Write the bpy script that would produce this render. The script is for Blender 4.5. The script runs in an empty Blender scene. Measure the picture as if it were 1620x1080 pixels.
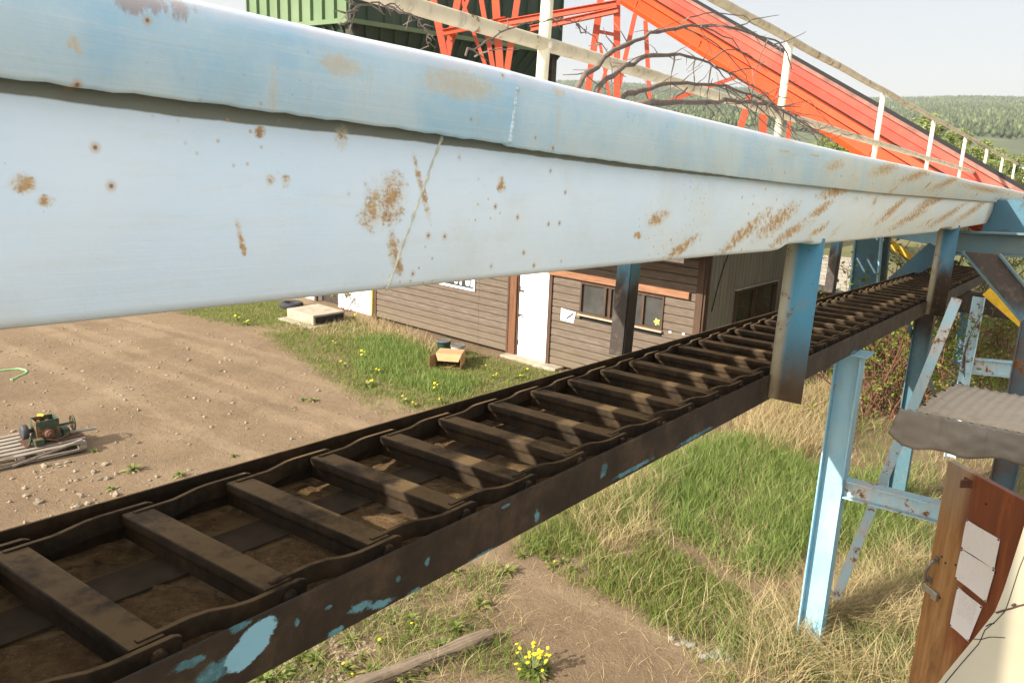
import bpy, bmesh, math, random
import numpy as np
from mathutils import Vector, Matrix
random.seed(7); RNG = np.random.default_rng(7)
S = bpy.context.scene; COL = S.collection
# ---------------------------------------------------------------- camera geometry
FPX, CX, CY, HCAM = 1300.0, 810.0, 540.0, 4.8
nd = np.array([-205., 5120., FPX]); up_c = -nd/np.linalg.norm(nd)
fw = np.array([0, 0, 1.]); fy = fw - fw.dot(up_c)*up_c; fy /= np.linalg.norm(fy)
rx = np.cross(fy, up_c); rx = -rx if rx[0] < 0 else rx
CM = np.array([rx, fy, up_c]); CAM = np.array([0, 0, HCAM])
def ray(x, y): return CM @ np.array([(x-CX)/FPX, (y-CY)/FPX, 1.0])
def G(x, y, z=0.0):                       # point of the horizontal plane z
    d = ray(x, y); return CAM + d*((z-HCAM)/d[2])
def D(x, y, depth):                       # point at a forward distance
    d = ray(x, y); return CAM + d*(depth/d[1])
U = ray(1744, 333); U /= np.linalg.norm(U)
W = np.cross(U, [0, 0, 1.]); W /= np.linalg.norm(W)
V = np.cross(W, U)
UH = np.array([U[0], U[1], 0]); UH /= np.linalg.norm(UH)
Z = np.array([0, 0, 1.])
def F(u, w, v): return CAM + u*U + w*W + v*V
def T(u, w, v): return F(u, w, v - 0.0085*(u-1))   # trough frame, a little steeper
def plane(x, y, p0, n):
    d = ray(x, y); return CAM + d*(np.dot(n, p0-CAM)/np.dot(n, d))
def PW(x, y, w): return plane(x, y, F(0, w, 0), W)
def PU(x, y, u): return plane(x, y, F(u, 0, 0), U)
def PV(x, y, v): return plane(x, y, F(0, 0, v), V)
def uwv(p): q = np.asarray(p)-CAM; return q.dot(U), q.dot(W), q.dot(V)
def nrm(a): a = np.asarray(a, float); return a/np.linalg.norm(a)
# ---------------------------------------------------------------- mesh builder
class MB:
    def __init__(s): s.v = []; s.f = []; s.m = []; s.tint = []
    def add(s, vs, fs, mi=0):
        o = len(s.v); s.v += [tuple(map(float, p)) for p in vs]
        s.f += [tuple(i+o for i in f) for f in fs]; s.m += [mi]*len(fs); return s
    def hexa(s, p, mi=0):                 # 8 corners: bottom ring 0-3, top ring 4-7
        return s.add(p, [(3,2,1,0),(4,5,6,7),(0,1,5,4),(1,2,6,5),(2,3,7,6),(3,0,4,7)], mi)
    def box(s, c, ax, ay, az, sx, sy, sz, mi=0):
        c = np.asarray(c, float); ax, ay, az = [np.asarray(a, float) for a in (ax, ay, az)]
        P = []
        for k in (-1, 1):
            for i, j in ((-1,-1),(1,-1),(1,1),(-1,1)): P.append(c+ax*sx/2*i+ay*sy/2*j+az*sz/2*k)
        return s.hexa(P, mi)
    def bar(s, p0, p1, side, sw, sh, mi=0):   # rectangular bar between two points; side = width direction
        p0, p1 = np.asarray(p0, float), np.asarray(p1, float); a = p1-p0; L = np.linalg.norm(a); a = a/L
        b = np.asarray(side, float); b = nrm(b-a*b.dot(a)); c = np.cross(a, b)
        return s.box((p0+p1)/2, a, b, c, L, sw, sh, mi)
    def prism(s, prof, p0, p1, ex, ey, mi=0, caps=True):  # closed 2-D profile swept from p0 to p1
        ex, ey = np.asarray(ex), np.asarray(ey); n = len(prof)
        A = [np.asarray(p0)+ex*x+ey*y for x, y in prof]; B = [np.asarray(p1)+ex*x+ey*y for x, y in prof]
        fs = [(i, (i+1) % n, n+(i+1) % n, n+i) for i in range(n)]
        if caps: fs += [tuple(range(n-1, -1, -1)), tuple(range(n, 2*n))]
        return s.add(A+B, fs, mi)
    def tube(s, pts, rad, n=8, mi=0, caps=True):
        pts = [np.asarray(p, float) for p in pts]; k = len(pts)
        if not hasattr(rad, '__len__'): rad = [rad]*k
        ref = None; vs = []
        for i in range(k):
            t = nrm(pts[min(i+1, k-1)]-pts[max(i-1, 0)])
            if ref is None: ref = nrm(np.cross(t, [0.3, 0.2, 1]) if abs(t[2]) < .9 else np.cross(t, [1, 0, 0]))
            ref = nrm(ref-t*ref.dot(t)); b = np.cross(t, ref)
            for j in range(n):
                a = 2*math.pi*j/n; vs.append(pts[i]+rad[i]*(math.cos(a)*ref+math.sin(a)*b))
        fs = [(i*n+j, i*n+(j+1) % n, (i+1)*n+(j+1) % n, (i+1)*n+j) for i in range(k-1) for j in range(n)]
        if caps: fs += [tuple(range(n-1, -1, -1)), tuple(range((k-1)*n, k*n))]
        return s.add(vs, fs, mi)
    def lathe(s, c, axis, prof, n=20, mi=0):   # prof: (radius, height) list
        axis = nrm(axis); x = nrm(np.cross(axis, [0.31, 0.9, 0.1])); y = np.cross(axis, x); c = np.asarray(c, float)
        vs = [c+axis*h+r*(math.cos(2*math.pi*j/n)*x+math.sin(2*math.pi*j/n)*y) for r, h in prof for j in range(n)]
        k = len(prof); fs = [(i*n+j, i*n+(j+1) % n, (i+1)*n+(j+1) % n, (i+1)*n+j) for i in range(k-1) for j in range(n)]
        fs += [tuple(range(n-1, -1, -1)), tuple(range((k-1)*n, k*n))]
        return s.add(vs, fs, mi)
    def quad(s, a, b, c, d, mi=0): return s.add([a, b, c, d], [(0, 1, 2, 3)], mi)
    def rock(s, c, r, mi=0, sq=.6):
        bm = bmesh.new(); bmesh.ops.create_icosphere(bm, subdivisions=1, radius=1)
        q = RNG.normal(size=3); sc = r*np.array([1, .75, sq])*RNG.uniform(.75, 1.25, 3); an = RNG.uniform(0, 6.28)
        ca, sa = math.cos(an), math.sin(an); vs = []
        for v in bm.verts:
            p = np.array(v.co)*sc*(1+.22*math.sin(4*v.co.dot(Vector(q))+q[0]*5))
            vs.append(np.asarray(c)+[p[0]*ca-p[1]*sa, p[0]*sa+p[1]*ca, p[2]])
        fs = [tuple(v.index for v in f.verts) for f in bm.faces]; bm.free(); return s.add(vs, fs, mi)
    def build(s, name, mats, parent=None, smooth=False, bevel=0, frame=None, origin=None, fix=True):
        mats = mats if isinstance(mats, (list, tuple)) else [mats]
        vs = np.array(s.v)
        if parent is not None: M = MW[parent.name]
        else:
            if origin is None: origin = [(vs[:,0].min()+vs[:,0].max())/2, (vs[:,1].min()+vs[:,1].max())/2, vs[:,2].min()]
            M = mat4(origin, frame)
        Mi = np.array(M.inverted()); lv = vs @ Mi[:3,:3].T + Mi[:3,3]
        me = bpy.data.meshes.new(name); me.from_pydata(lv.tolist(), [], s.f)
        for m in mats: me.materials.append(m)
        if len(mats) > 1: me.polygons.foreach_set('material_index', s.m)
        if fix:
            bm = bmesh.new(); bm.from_mesh(me); bmesh.ops.recalc_face_normals(bm, faces=bm.faces); bm.to_mesh(me); bm.free()
        if smooth: me.polygons.foreach_set('use_smooth', [True]*len(me.polygons))
        o = bpy.data.objects.new(name, me); COL.objects.link(o)
        if parent is not None: o.parent = parent; MW[o.name] = M
        else: o.matrix_world = M; MW[o.name] = M
        if bevel:
            b = o.modifiers.new('bevel', 'BEVEL'); b.width = bevel; b.segments = 2; b.limit_method = 'ANGLE'; b.angle_limit = .6
        return o
MW = {}
def mat4(origin, frame=None):
    fr = frame if frame is not None else (np.array([1,0,0.]), np.array([0,1,0.]), Z)
    M = Matrix.Identity(4)
    for i in range(3):
        for j in range(3): M[j][i] = float(fr[i][j])
        M[i][3] = float(origin[i])
    return M
BF = (U, -W, V)                            # local axes of everything on the girder
HF = (UH, -W, Z)
def tag(o, label=None, cat=None, group=None, kind=None):
    if label: o['label'] = label
    if cat: o['category'] = cat
    if group: o['group'] = group
    if kind: o['kind'] = kind
    return o
def thing(name, origin, label, cat, frame=None, group=None):
    o = bpy.data.objects.new(name, None); COL.objects.link(o); o.empty_display_size = .2
    o.matrix_world = mat4(origin, frame); MW[o.name] = mat4(origin, frame); return tag(o, label, cat, group)
def copy_tree(o, parent=None):
    c = o.copy(); COL.objects.link(c); c.parent = parent
    for ch in [k for k in COL.objects if k.parent == o]: copy_tree(ch, c)
    return c
def fast_mesh(name, verts, loops, sizes, mats, tint=None, midx=None):   # big numpy meshes, world coordinates
    me = bpy.data.meshes.new(name); nv = len(verts); nf = len(sizes)
    me.vertices.add(nv); me.vertices.foreach_set('co', np.asarray(verts, np.float32).ravel())
    me.loops.add(len(loops)); me.loops.foreach_set('vertex_index', np.asarray(loops, np.int32))
    me.polygons.add(nf); st = np.concatenate([[0], np.cumsum(sizes)[:-1]]).astype(np.int32)
    me.polygons.foreach_set('loop_start', st); me.polygons.foreach_set('loop_total', np.asarray(sizes, np.int32))
    for m in (mats if isinstance(mats, (list, tuple)) else [mats]): me.materials.append(m)
    if midx is not None: me.polygons.foreach_set('material_index', np.asarray(midx, np.int32))
    me.update(calc_edges=True); me.validate()
    if tint is not None:
        a = me.attributes.new('tint', 'FLOAT', 'POINT'); a.data.foreach_set('value', np.asarray(tint, np.float32))
    return me
# ---------------------------------------------------------------- materials
class NT:
    def __init__(s, name):
        s.mat = bpy.data.materials.new(name); s.mat.use_nodes = True; s.t = s.mat.node_tree; s.t.nodes.clear()
        s.out = s.n('ShaderNodeOutputMaterial'); s.co = s.n('ShaderNodeTexCoord')
        s.b = s.n('ShaderNodeBsdfPrincipled'); s.l(s.b.outputs[0], s.out.inputs[0])
    def n(s, ty, **k):
        x = s.t.nodes.new(ty)
        for a, b in k.items(): setattr(x, a, b)
        return x
    def l(s, a, b): s.t.links.new(a, b)
    def put(s, sock, v):
        if hasattr(v, 'is_output'): s.l(v, sock)
        elif isinstance(v, (tuple, list)) and len(v) == 3 and sock.type == 'RGBA': sock.default_value = (*v, 1)
        else: sock.default_value = v
    @property
    def obj(s): return s.co.outputs['Object']
    def noise(s, scale, detail=4, rough=.55, vec=None, stretch=None, dist=0):
        x = s.n('ShaderNodeTexNoise'); x.inputs['Scale'].default_value = scale; x.inputs['Detail'].default_value = detail
        x.inputs['Roughness'].default_value = rough; x.inputs['Distortion'].default_value = dist
        v = vec if vec is not None else s.obj
        if stretch:
            m = s.n('ShaderNodeVectorMath', operation='MULTIPLY'); s.l(v, m.inputs[0]); m.inputs[1].default_value = stretch; v = m.outputs[0]
        s.l(v, x.inputs['Vector']); return x.outputs[0]
    def voro(s, scale, feature='F1', vec=None, out=0, rnd=1):
        x = s.n('ShaderNodeTexVoronoi', feature=feature); x.inputs['Scale'].default_value = scale; x.inputs['Randomness'].default_value = rnd
        s.l(vec if vec is not None else s.obj, x.inputs['Vector']); return x.outputs[out]
    def voro2(s, scale, off=0):
        x, y, z = s.sep(); cv = s.n('ShaderNodeCombineXYZ'); s.l(x, cv.inputs[0]); s.l(s.m('ADD', z, off), cv.inputs[1])
        v = s.n('ShaderNodeTexVoronoi', voronoi_dimensions='2D'); v.inputs['Scale'].default_value = scale; s.l(cv.outputs[0], v.inputs['Vector']); return v.outputs[0]
    def ramp(s, fac, stops, interp='LINEAR'):
        x = s.n('ShaderNodeValToRGB'); x.color_ramp.interpolation = interp; e = x.color_ramp.elements
        while len(e) < len(stops): e.new(.5)
        for i, (p, c) in enumerate(stops):
            e[i].position = p; e[i].color = (c, c, c, 1) if not hasattr(c, '__len__') else (*c, 1)
        s.l(fac, x.inputs[0]); return x.outputs[0]
    def mix(s, fac, a, b, mode='MIX'):
        x = s.n('ShaderNodeMix', data_type='RGBA', blend_type=mode)
        s.put(x.inputs[0], fac); s.put(x.inputs[6], a); s.put(x.inputs[7], b); return x.outputs[2]
    def m(s, op, a, b=0, c=None, clamp=False):
        x = s.n('ShaderNodeMath', operation=op, use_clamp=clamp); s.put(x.inputs[0], a); s.put(x.inputs[1], b)
        if c is not None: s.put(x.inputs[2], c)
        return x.outputs[0]
    def step(s, x, a, b):                # smoothstep
        r = s.n('ShaderNodeMapRange', interpolation_type='SMOOTHSTEP'); s.put(r.inputs[0], x)
        r.inputs[1].default_value = a; r.inputs[2].default_value = b; return r.outputs[0]
    def sep(s, v=None):
        x = s.n('ShaderNodeSeparateXYZ'); s.l(v if v is not None else s.obj, x.inputs[0]); return x.outputs
    def blob(s, c, r, rot=0):            # 1 in the middle of an ellipsoid, 0 at its edge, negative outside
        mp = s.n('ShaderNodeMapping', vector_type='TEXTURE'); s.l(s.obj, mp.inputs[0])
        mp.inputs['Location'].default_value = c; mp.inputs['Rotation'].default_value = (0, rot, 0); mp.inputs['Scale'].default_value = r
        ln = s.n('ShaderNodeVectorMath', operation='LENGTH'); s.l(mp.outputs[0], ln.inputs[0])
        return s.m('SUBTRACT', 1, ln.outputs['Value'])
    def attr(s, name): x = s.n('ShaderNodeAttribute', attribute_name=name); return x.outputs['Fac']
    def geo(s): return s.n('ShaderNodeNewGeometry').outputs
    def bump(s, h, strength=.3, dist=.01):
        x = s.n('ShaderNodeBump'); x.inputs['Strength'].default_value = strength; x.inputs['Distance'].default_value = dist
        s.l(h, x.inputs['Height']); s.l(x.outputs[0], s.b.inputs['Normal'])
    def done(s, col, rough=.6, metal=0, spec=.4):
        s.put(s.b.inputs['Base Color'], col); s.put(s.b.inputs['Roughness'], rough); s.put(s.b.inputs['Metallic'], metal)
        s.b.inputs['Specular IOR Level'].default_value = spec; return s.mat
RUSTC = [(0, (.30,.155,.055)), (.5, (.20,.085,.03)), (1, (.075,.032,.018))]
def painted(name, col, col2=None, rust=.5, scale=5, rough=.5, grime=.25, streak=True, rustcol=RUSTC, dark=None, bump=.25):
    """old paint: faded clouds, rust in clumps with streaks, fine grime"""
    k = NT(name); col2 = col2 or tuple(c*.8 for c in col)
    a = k.noise(scale*.5, 5, .6); base = k.mix(k.step(a, .35, .68), col, col2)
    if dark is not None: base = k.mix(k.step(k.noise(scale*.8, 6, .65), .5, .62), base, dark)
    g = k.noise(scale*3, 6, .7, stretch=(1, 1, .22) if streak else None)
    base = k.mix(k.m('MULTIPLY', k.step(g, .5, .75), grime), base, (.12, .10, .07))
    r1 = k.noise(scale, 8, .68); r2 = k.noise(scale*9, 4, .7)
    rr = k.m('ADD', r1, k.m('MULTIPLY', k.m('SUBTRACT', r2, .5), .35))
    t = .72-.32*rust; rf = k.step(rr, t, t+.07)
    rc = k.ramp(k.noise(scale*7, 5, .7), [(.3, rustcol[0][1]), (.5, rustcol[1][1]), (.72, rustcol[2][1])])
    k.bump(k.m('ADD', k.noise(scale*14, 4, .6), k.m('MULTIPLY', rf, .8)), bump, .006)
    return k.done(k.mix(rf, base, rc), k.m('ADD', rough, k.m('MULTIPLY', rf, .35)), 0, .35)
SUN_E, SKY_E, SKY_AIR, SKY_DUST, EXPO, VEIL, HAZE, GLOW = 5.0, .115, 1.0, 2.5, 1.0, .78, .00022, 1.9
# ================================================================ materials
def loc(p, M): return tuple(M.inverted() @ Vector(p))
GO = F(6, -1.9, -.34); GM = mat4(GO, BF)
def girder_paint(name, rim=False):
    k = NT(name); x, y, z = k.sep()
    wn = -1.33 if rim else -1.36
    u = k.m('ADD', x, 6.0); far = k.step(u, 1.2, 8.5)
    c = k.noise(1.1, 5, .6)
    a = k.mix(k.step(c, .35, .65), (.64, .81, .94), (.72, .85, .93)) if not rim else k.mix(k.step(k.noise(2.5, 6, .65), .34, .6), (.36, .64, .86), (.54, .75, .88))
    b = k.mix(k.step(c, .35, .65), (.60, .66, .60), (.67, .68, .58)) if not rim else k.mix(k.step(k.noise(2.5, 6, .65), .36, .6), (.52, .65, .66), (.64, .67, .56))
    col = k.mix(far, a, b)
    # brushed streaks and chalky wear
    st = k.noise(9, 6, .75, stretch=(.35, 1, 2.5)); col = k.mix(k.m('MULTIPLY', k.step(st, .50, .72), .32), col, (.66, .70, .64))
    br = k.noise(30, 4, .7, stretch=(.06, 1, 4)); col = k.mix(k.m('MULTIPLY', k.step(br, .5, .68), .22), col, (.80, .86, .88)); gm = k.noise(1.6, 6, .7); col = k.mix(k.m('MULTIPLY', k.step(gm, .52, .70), .30), col, (.60, .62, .52))
    dk_ = k.noise(150, 3, .6); col = k.mix(k.m('MULTIPLY', k.m('MULTIPLY', k.step(dk_, .68, .74), k.step(k.noise(4, 3), .5, .6)), .7), col, (.16, .13, .09))
    if rim:
        rs = k.m('MULTIPLY', k.step(k.m('ADD', k.blob(loc(PW(232, 2, -1.33), GM), (.16, .3, .055)), k.m('MULTIPLY', k.m('SUBTRACT', k.noise(22, 7, .8, stretch=(1, 1, .35)), .5), 2.4)), .55, .8), .6); col = k.mix(rs, col, (.36, .19, .12))
        top = k.step(k.m('ADD', z, k.m('MULTIPLY', k.noise(14, 5, .7, stretch=(.2, 1, 1)), .06)), .575, .625)
        col = k.mix(k.m('MULTIPLY', top, .7), col, (.74, .66, .64))
        dr = k.noise(16, 5, .7, stretch=(1.1, 1, .16)); yl = k.m('MULTIPLY', k.step(dr, .56, .7), k.step(k.noise(1.7, 3, .5), .42, .6))
        col = k.mix(k.m('MULTIPLY', yl, .55), col, (.62, .52, .30))
    else:
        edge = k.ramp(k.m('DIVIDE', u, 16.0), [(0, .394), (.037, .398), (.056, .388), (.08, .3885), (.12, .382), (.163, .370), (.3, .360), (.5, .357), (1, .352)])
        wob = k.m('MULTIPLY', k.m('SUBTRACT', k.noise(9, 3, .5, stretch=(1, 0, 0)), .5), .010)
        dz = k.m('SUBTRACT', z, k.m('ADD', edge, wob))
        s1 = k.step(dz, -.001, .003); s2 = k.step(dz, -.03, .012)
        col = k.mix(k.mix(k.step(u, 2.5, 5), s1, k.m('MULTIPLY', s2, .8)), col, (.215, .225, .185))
    # rust: pin-point specks with halos, located patches, more of it toward the far end
    sp = k.voro2(7.5); big = k.noise(2.2, 3, .5)
    spk = k.m('MULTIPLY', k.step(k.m('SUBTRACT', .105, sp), 0, .10), k.step(big, .52, .64))
    sp2 = k.voro2(19, 3.3); spk2 = k.m('MULTIPLY', k.step(k.m('SUBTRACT', .10, sp2), 0, .06), k.step(k.noise(3.1, 3, .5), .55, .68))
    B = []
    if rim:
        pats = [((120, 72), .006, .014, .5), ((110, 70), .004, .006, 0), ((730, 135), .13, .03, 0), ((540, 105), .05, .02, 0), ((1243, 240), .10, .008, 0), ((1290, 246), .10, .006, 0),
                ((1320, 262), .20, .03, .1), ((1400, 268), .45, .04, .1), ((1450, 278), .7, .04, .1), ((1500, 288), 1.0, .04, .1), ((1560, 300), 2.5, .04, 0), ((885, 145), .03, .01, 0)]
    else:
        pats = [((612, 318), .062, .052, .55), ((592, 338), .045, .034, .3), ((35, 290), .016, .014, 0), ((540, 218), .018, .022, 0), ((72, 318), .012, .008, 0), ((428, 285), .012, .01, 0), ((452, 287), .012, .012, 0), ((411, 209), .012, .01, 0),
                ((381, 375), .007, .03, .25), ((625, 400), .018, .05, .35), ((668, 300), .010, .07, .42), ((793, 292), .02, .018, 0), ((1042, 345), .08, .022, .2), ((1080, 390), .14, .022, .25), ((1010, 372), .03, .012, 0),
                ((1180, 366), .30, .035, .3), ((1232, 348), .30, .05, .25), ((1250, 368), .3, .03, .2), ((1295, 364), .2, .022, .2), ((1322, 302), .35, .035, .1), ((1300, 330), .25, .03, .2), ((1412, 332), .5, .035, .2), ((1462, 326), .9, .05, .15),
                ((1440, 345), .8, .035, .1), ((1500, 340), 1.2, .04, .1), ((1540, 332), 1.6, .05, .1), ((1480, 318), 1.0, .03, .1)]
    mx = None
    for (px, ru, rv, ro) in pats:
        q = loc(PW(px[0], px[1], wn), GM); bl = k.blob(q, (ru*1.5, .3, rv*1.5), -ro)
        mx = bl if mx is None else k.m('MAXIMUM', mx, bl)
    n1 = k.noise(44, 7, .78, stretch=(.55, 1, .8)); n2 = k.noise(110, 4, .7)
    f = k.m('ADD', k.m('MULTIPLY', mx, .36), k.m('ADD', k.m('MULTIPLY', n1, 1.6), k.m('MULTIPLY', n2, .5)))
    pf = k.m('MULTIPLY', k.step(f, 1.13, 1.40), k.step(mx, -.02, .22))
    if rim: pf = k.m('MULTIPLY', pf, k.m('ADD', .12, k.m('MULTIPLY', far, .88)))
    pf = k.m('MULTIPLY', pf, 1.0); halo = k.m('MULTIPLY', k.m('MULTIPLY', k.step(f, .85, 1.3), k.step(mx, -.05, .5)), .6)
    cv = k.n('ShaderNodeCombineXYZ'); k.l(k.m('MULTIPLY', x, 1.3), cv.inputs[0]); k.l(k.m('MULTIPLY', k.m('SUBTRACT', z, k.m('MULTIPLY', x, .17)), 11), cv.inputs[2])
    sn = k.noise(1.0, 8, .75, vec=cv.outputs[0]); sm = k.m('ADD', sn, k.m('MULTIPLY', k.m('SUBTRACT', k.noise(1.1, 3, .5, vec=cv.outputs[0]), .5), .5))
    fs_ = k.m('MULTIPLY', k.step(sm, .60, .68), k.step(u, 3.6, 6.5)); pf = k.m('MAXIMUM', pf, k.m('MULTIPLY', fs_, .8)); halo = k.m('MAXIMUM', halo, k.m('MULTIPLY', k.m('MULTIPLY', k.step(sm, .5, .64), k.step(u, 3, 6)), .4))
    col = k.mix(halo, col, (.66, .60, .42))
    col = k.mix(k.m('MULTIPLY', k.m('MAXIMUM', spk, spk2), .75), col, (.52, .34, .13))
    core = k.m('MULTIPLY', k.step(k.m('SUBTRACT', .034, sp), 0, .018), k.step(big, .52, .62)); col = k.mix(k.m('MULTIPLY', core, .8), col, (.20, .09, .04))
    rc = k.ramp(k.noise(40, 5, .75), [(.30, (.60, .41, .18)), (.5, (.46, .26, .085)), (.72, (.22, .10, .04))])
    col = k.mix(k.m('MULTIPLY', pf, .9), col, rc)
    k.bump(k.m('ADD', k.m('MULTIPLY', k.noise(2.2, 3, .5), 2.2), k.m('ADD', k.m('MULTIPLY', br, .12), k.m('ADD', k.m('MULTIPLY', pf, -.15), k.m('MULTIPLY', k.noise(55, 4, .6), .12)))), .4, .014)
    return k.done(col, k.m('ADD', .42, k.m('MULTIPLY', pf, .45)), 0, .4)
def rusty_steel():                         # black-brown worn conveyor steel with dust
    k = NT('rusty_dark_steel'); n = k.noise(6, 7, .65)
    col = k.ramp(n, [(.3, (.013, .008, .004)), (.5, (.030, .018, .008)), (.68, (.066, .040, .017))])
    up = k.m('MULTIPLY', k.step(k.noise(30, 5, .7), .42, .7), .4); col = k.mix(up, col, (.07, .048, .027))
    nz = k.sep(k.geo()['True Normal'])[2]; du = k.m('MULTIPLY', k.step(nz, .75, .97), k.step(k.noise(5, 6, .7), .30, .55)); col = k.mix(k.m('MULTIPLY', du, .85), col, (.195, .125, .056))   # dust lies on what faces up
    k.bump(k.noise(70, 4, .7), .3, .004); return k.done(col, .75, .15, .3)
TM = mat4(T(6, -2.02, -1.33), BF)
def channel_paint():
    k = NT('worn_channel_paint'); n = k.noise(5, 7, .7)
    col = k.ramp(n, [(.32, (.016, .011, .007)), (.52, (.034, .023, .014)), (.72, (.085, .056, .030))])
    n1 = k.noise(34, 8, .82, stretch=(.6, 1, 1)); mx = None
    pats = [((340, 1062), .10, .04, 0), ((300, 1050), .07, .02, 0), ((380, 990), .05, .02, 0), ((470, 985), .012, .02, 0), ((520, 960), .02, .01, 0), ((530, 1000), .05, .02, 0), ((570, 960), .08, .025, .1), ((600, 955), .10, .02, .1), ((676, 888), .022, .022, 0), ((630, 915), .02, .015, 0), ((655, 935), .05, .015, 0),
            ((800, 800), .05, .012, 0), ((820, 855), .16, .025, 0), ((760, 880), .16, .02, 0), ((850, 815), .03, .04, 0), ((1000, 742), .35, .02, 0), ((955, 745), .05, .05, 0), ((1350, 560), .2, .05, 0), ((1100, 690), .4, .02, 0)]
    for (px, ru, rv, ro) in pats:
        q = loc(PW(px[0], px[1], -1.56), TM); bl = k.blob(q, (ru*1.15, .3, rv*1.25), ro); mx = bl if mx is None else k.m('MAXIMUM', mx, bl)
    f = k.m('MULTIPLY', k.m('MULTIPLY', k.step(k.m('ADD', k.m('MULTIPLY', mx, .6), n1), .76, .90), k.step(mx, 0, .12)), .85)
    spk = k.m('MULTIPLY', k.step(k.noise(34, 6, .8, stretch=(.5, 1, 1)), .66, .7), k.step(k.noise(3, 3), .5, .6)); f = k.m('MAXIMUM', f, spk)
    u = k.sep()[0]; tan = k.m('MULTIPLY', k.step(k.noise(7, 6, .7), .5, .6), k.step(u, -2.5, 2)); col = k.mix(k.m('MULTIPLY', tan, .5), col, (.085, .07, .04))
    ov = k.m('ADD', k.blob(loc(PW(398, 1018, -1.56), TM), (.10, .3, .055), -.5), k.m('MULTIPLY', k.m('SUBTRACT', n1, .5), .9)); col = k.mix(f, col, k.mix(k.step(k.noise(9, 5, .7), .4, .62), (.055, .15, .165), (.13, .33, .38))); col = k.mix(k.step(ov, .12, .2), col, (.24, .48, .58))
    k.bump(k.m('ADD', k.noise(60, 4, .7), k.m('MULTIPLY', f, .4)), .35, .005); return k.done(col, .6, 0, .35)
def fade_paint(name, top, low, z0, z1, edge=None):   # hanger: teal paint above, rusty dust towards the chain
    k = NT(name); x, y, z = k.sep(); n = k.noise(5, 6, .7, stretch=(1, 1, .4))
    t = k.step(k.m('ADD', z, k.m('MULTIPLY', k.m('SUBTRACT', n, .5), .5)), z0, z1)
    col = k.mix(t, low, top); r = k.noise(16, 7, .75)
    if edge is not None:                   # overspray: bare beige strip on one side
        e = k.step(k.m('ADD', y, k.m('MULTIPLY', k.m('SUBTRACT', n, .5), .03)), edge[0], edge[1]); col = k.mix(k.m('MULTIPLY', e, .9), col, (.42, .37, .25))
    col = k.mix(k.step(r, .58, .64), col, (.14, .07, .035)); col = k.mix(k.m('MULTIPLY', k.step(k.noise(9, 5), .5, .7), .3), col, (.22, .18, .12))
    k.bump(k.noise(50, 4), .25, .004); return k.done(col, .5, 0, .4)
def plain(name, col, rough=.7, var=.25, scale=8, metal=0, spec=.35, bump=.2, bs=40, bd=.005, stretch=None):
    k = NT(name); n = k.noise(scale, 6, .65, stretch=stretch); d = tuple(c*(1-var) for c in col); l = tuple(min(.95, c*(1+var)) for c in col)
    c = k.ramp(n, [(.3, d), (.5, col), (.7, l)]); k.bump(k.noise(bs, 4, .6, stretch=stretch), bump, bd); return k.done(c, rough, metal, spec)
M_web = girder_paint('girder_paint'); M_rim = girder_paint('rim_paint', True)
M_steel = rusty_steel(); M_chan = channel_paint()
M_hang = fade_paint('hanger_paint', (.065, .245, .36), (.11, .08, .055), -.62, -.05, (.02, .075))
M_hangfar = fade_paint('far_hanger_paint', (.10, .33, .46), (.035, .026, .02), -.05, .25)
M_blue = painted('sky_blue_paint', (.23, .45, .565), (.32, .51, .57), .2, 3.2, .45, .2)
M_bluerust = painted('rusty_blue_paint', (.36, .56, .63), (.52, .50, .45), .46, 9, .5, .3)
M_teal = painted('teal_structure_paint', (.045, .125, .175), (.07, .165, .21), .22, 2.2, .5, .35, dark=(.05, .06, .06))
M_tealgrey = painted('grey_teal_paint', (.085, .155, .17), (.13, .175, .165), .15, 2, .5, .3)
M_darkbrown = plain('soot_brown_steel', (.05, .036, .026), .7, .5, 4)
M_cream = painted('cream_rail_paint', (.76, .70, .50), (.66, .59, .42), .30, 6, .5, .25)
M_creamtop = painted('dirty_rail_paint', (.58, .51, .35), (.46, .39, .26), .40, 6, .6, .5)
M_weld = plain('weld_bead', (.58, .60, .50), .5, .35, 30)
def dirtpile():
    k = NT('conveyor_dirt'); c = k.ramp(k.noise(28, 7, .75), [(.3, (.075, .045, .021)), (.5, (.15, .092, .043)), (.7, (.24, .155, .075))]); sp = k.voro(75); c = k.mix(k.m('MULTIPLY', k.step(k.m('SUBTRACT', .20, sp), 0, .08), k.step(k.noise(30), .5, .6)), c, (.34, .28, .19)); k.bump(k.noise(95, 6, .7), .9, .012); return k.done(c, .95, 0, .15)
M_dirtpile = dirtpile()
M_unused = plain('conveyor_dirt', (.125, .075, .036), .95, .55, 40, bump=.6, bs=90, bd=.01)
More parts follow.
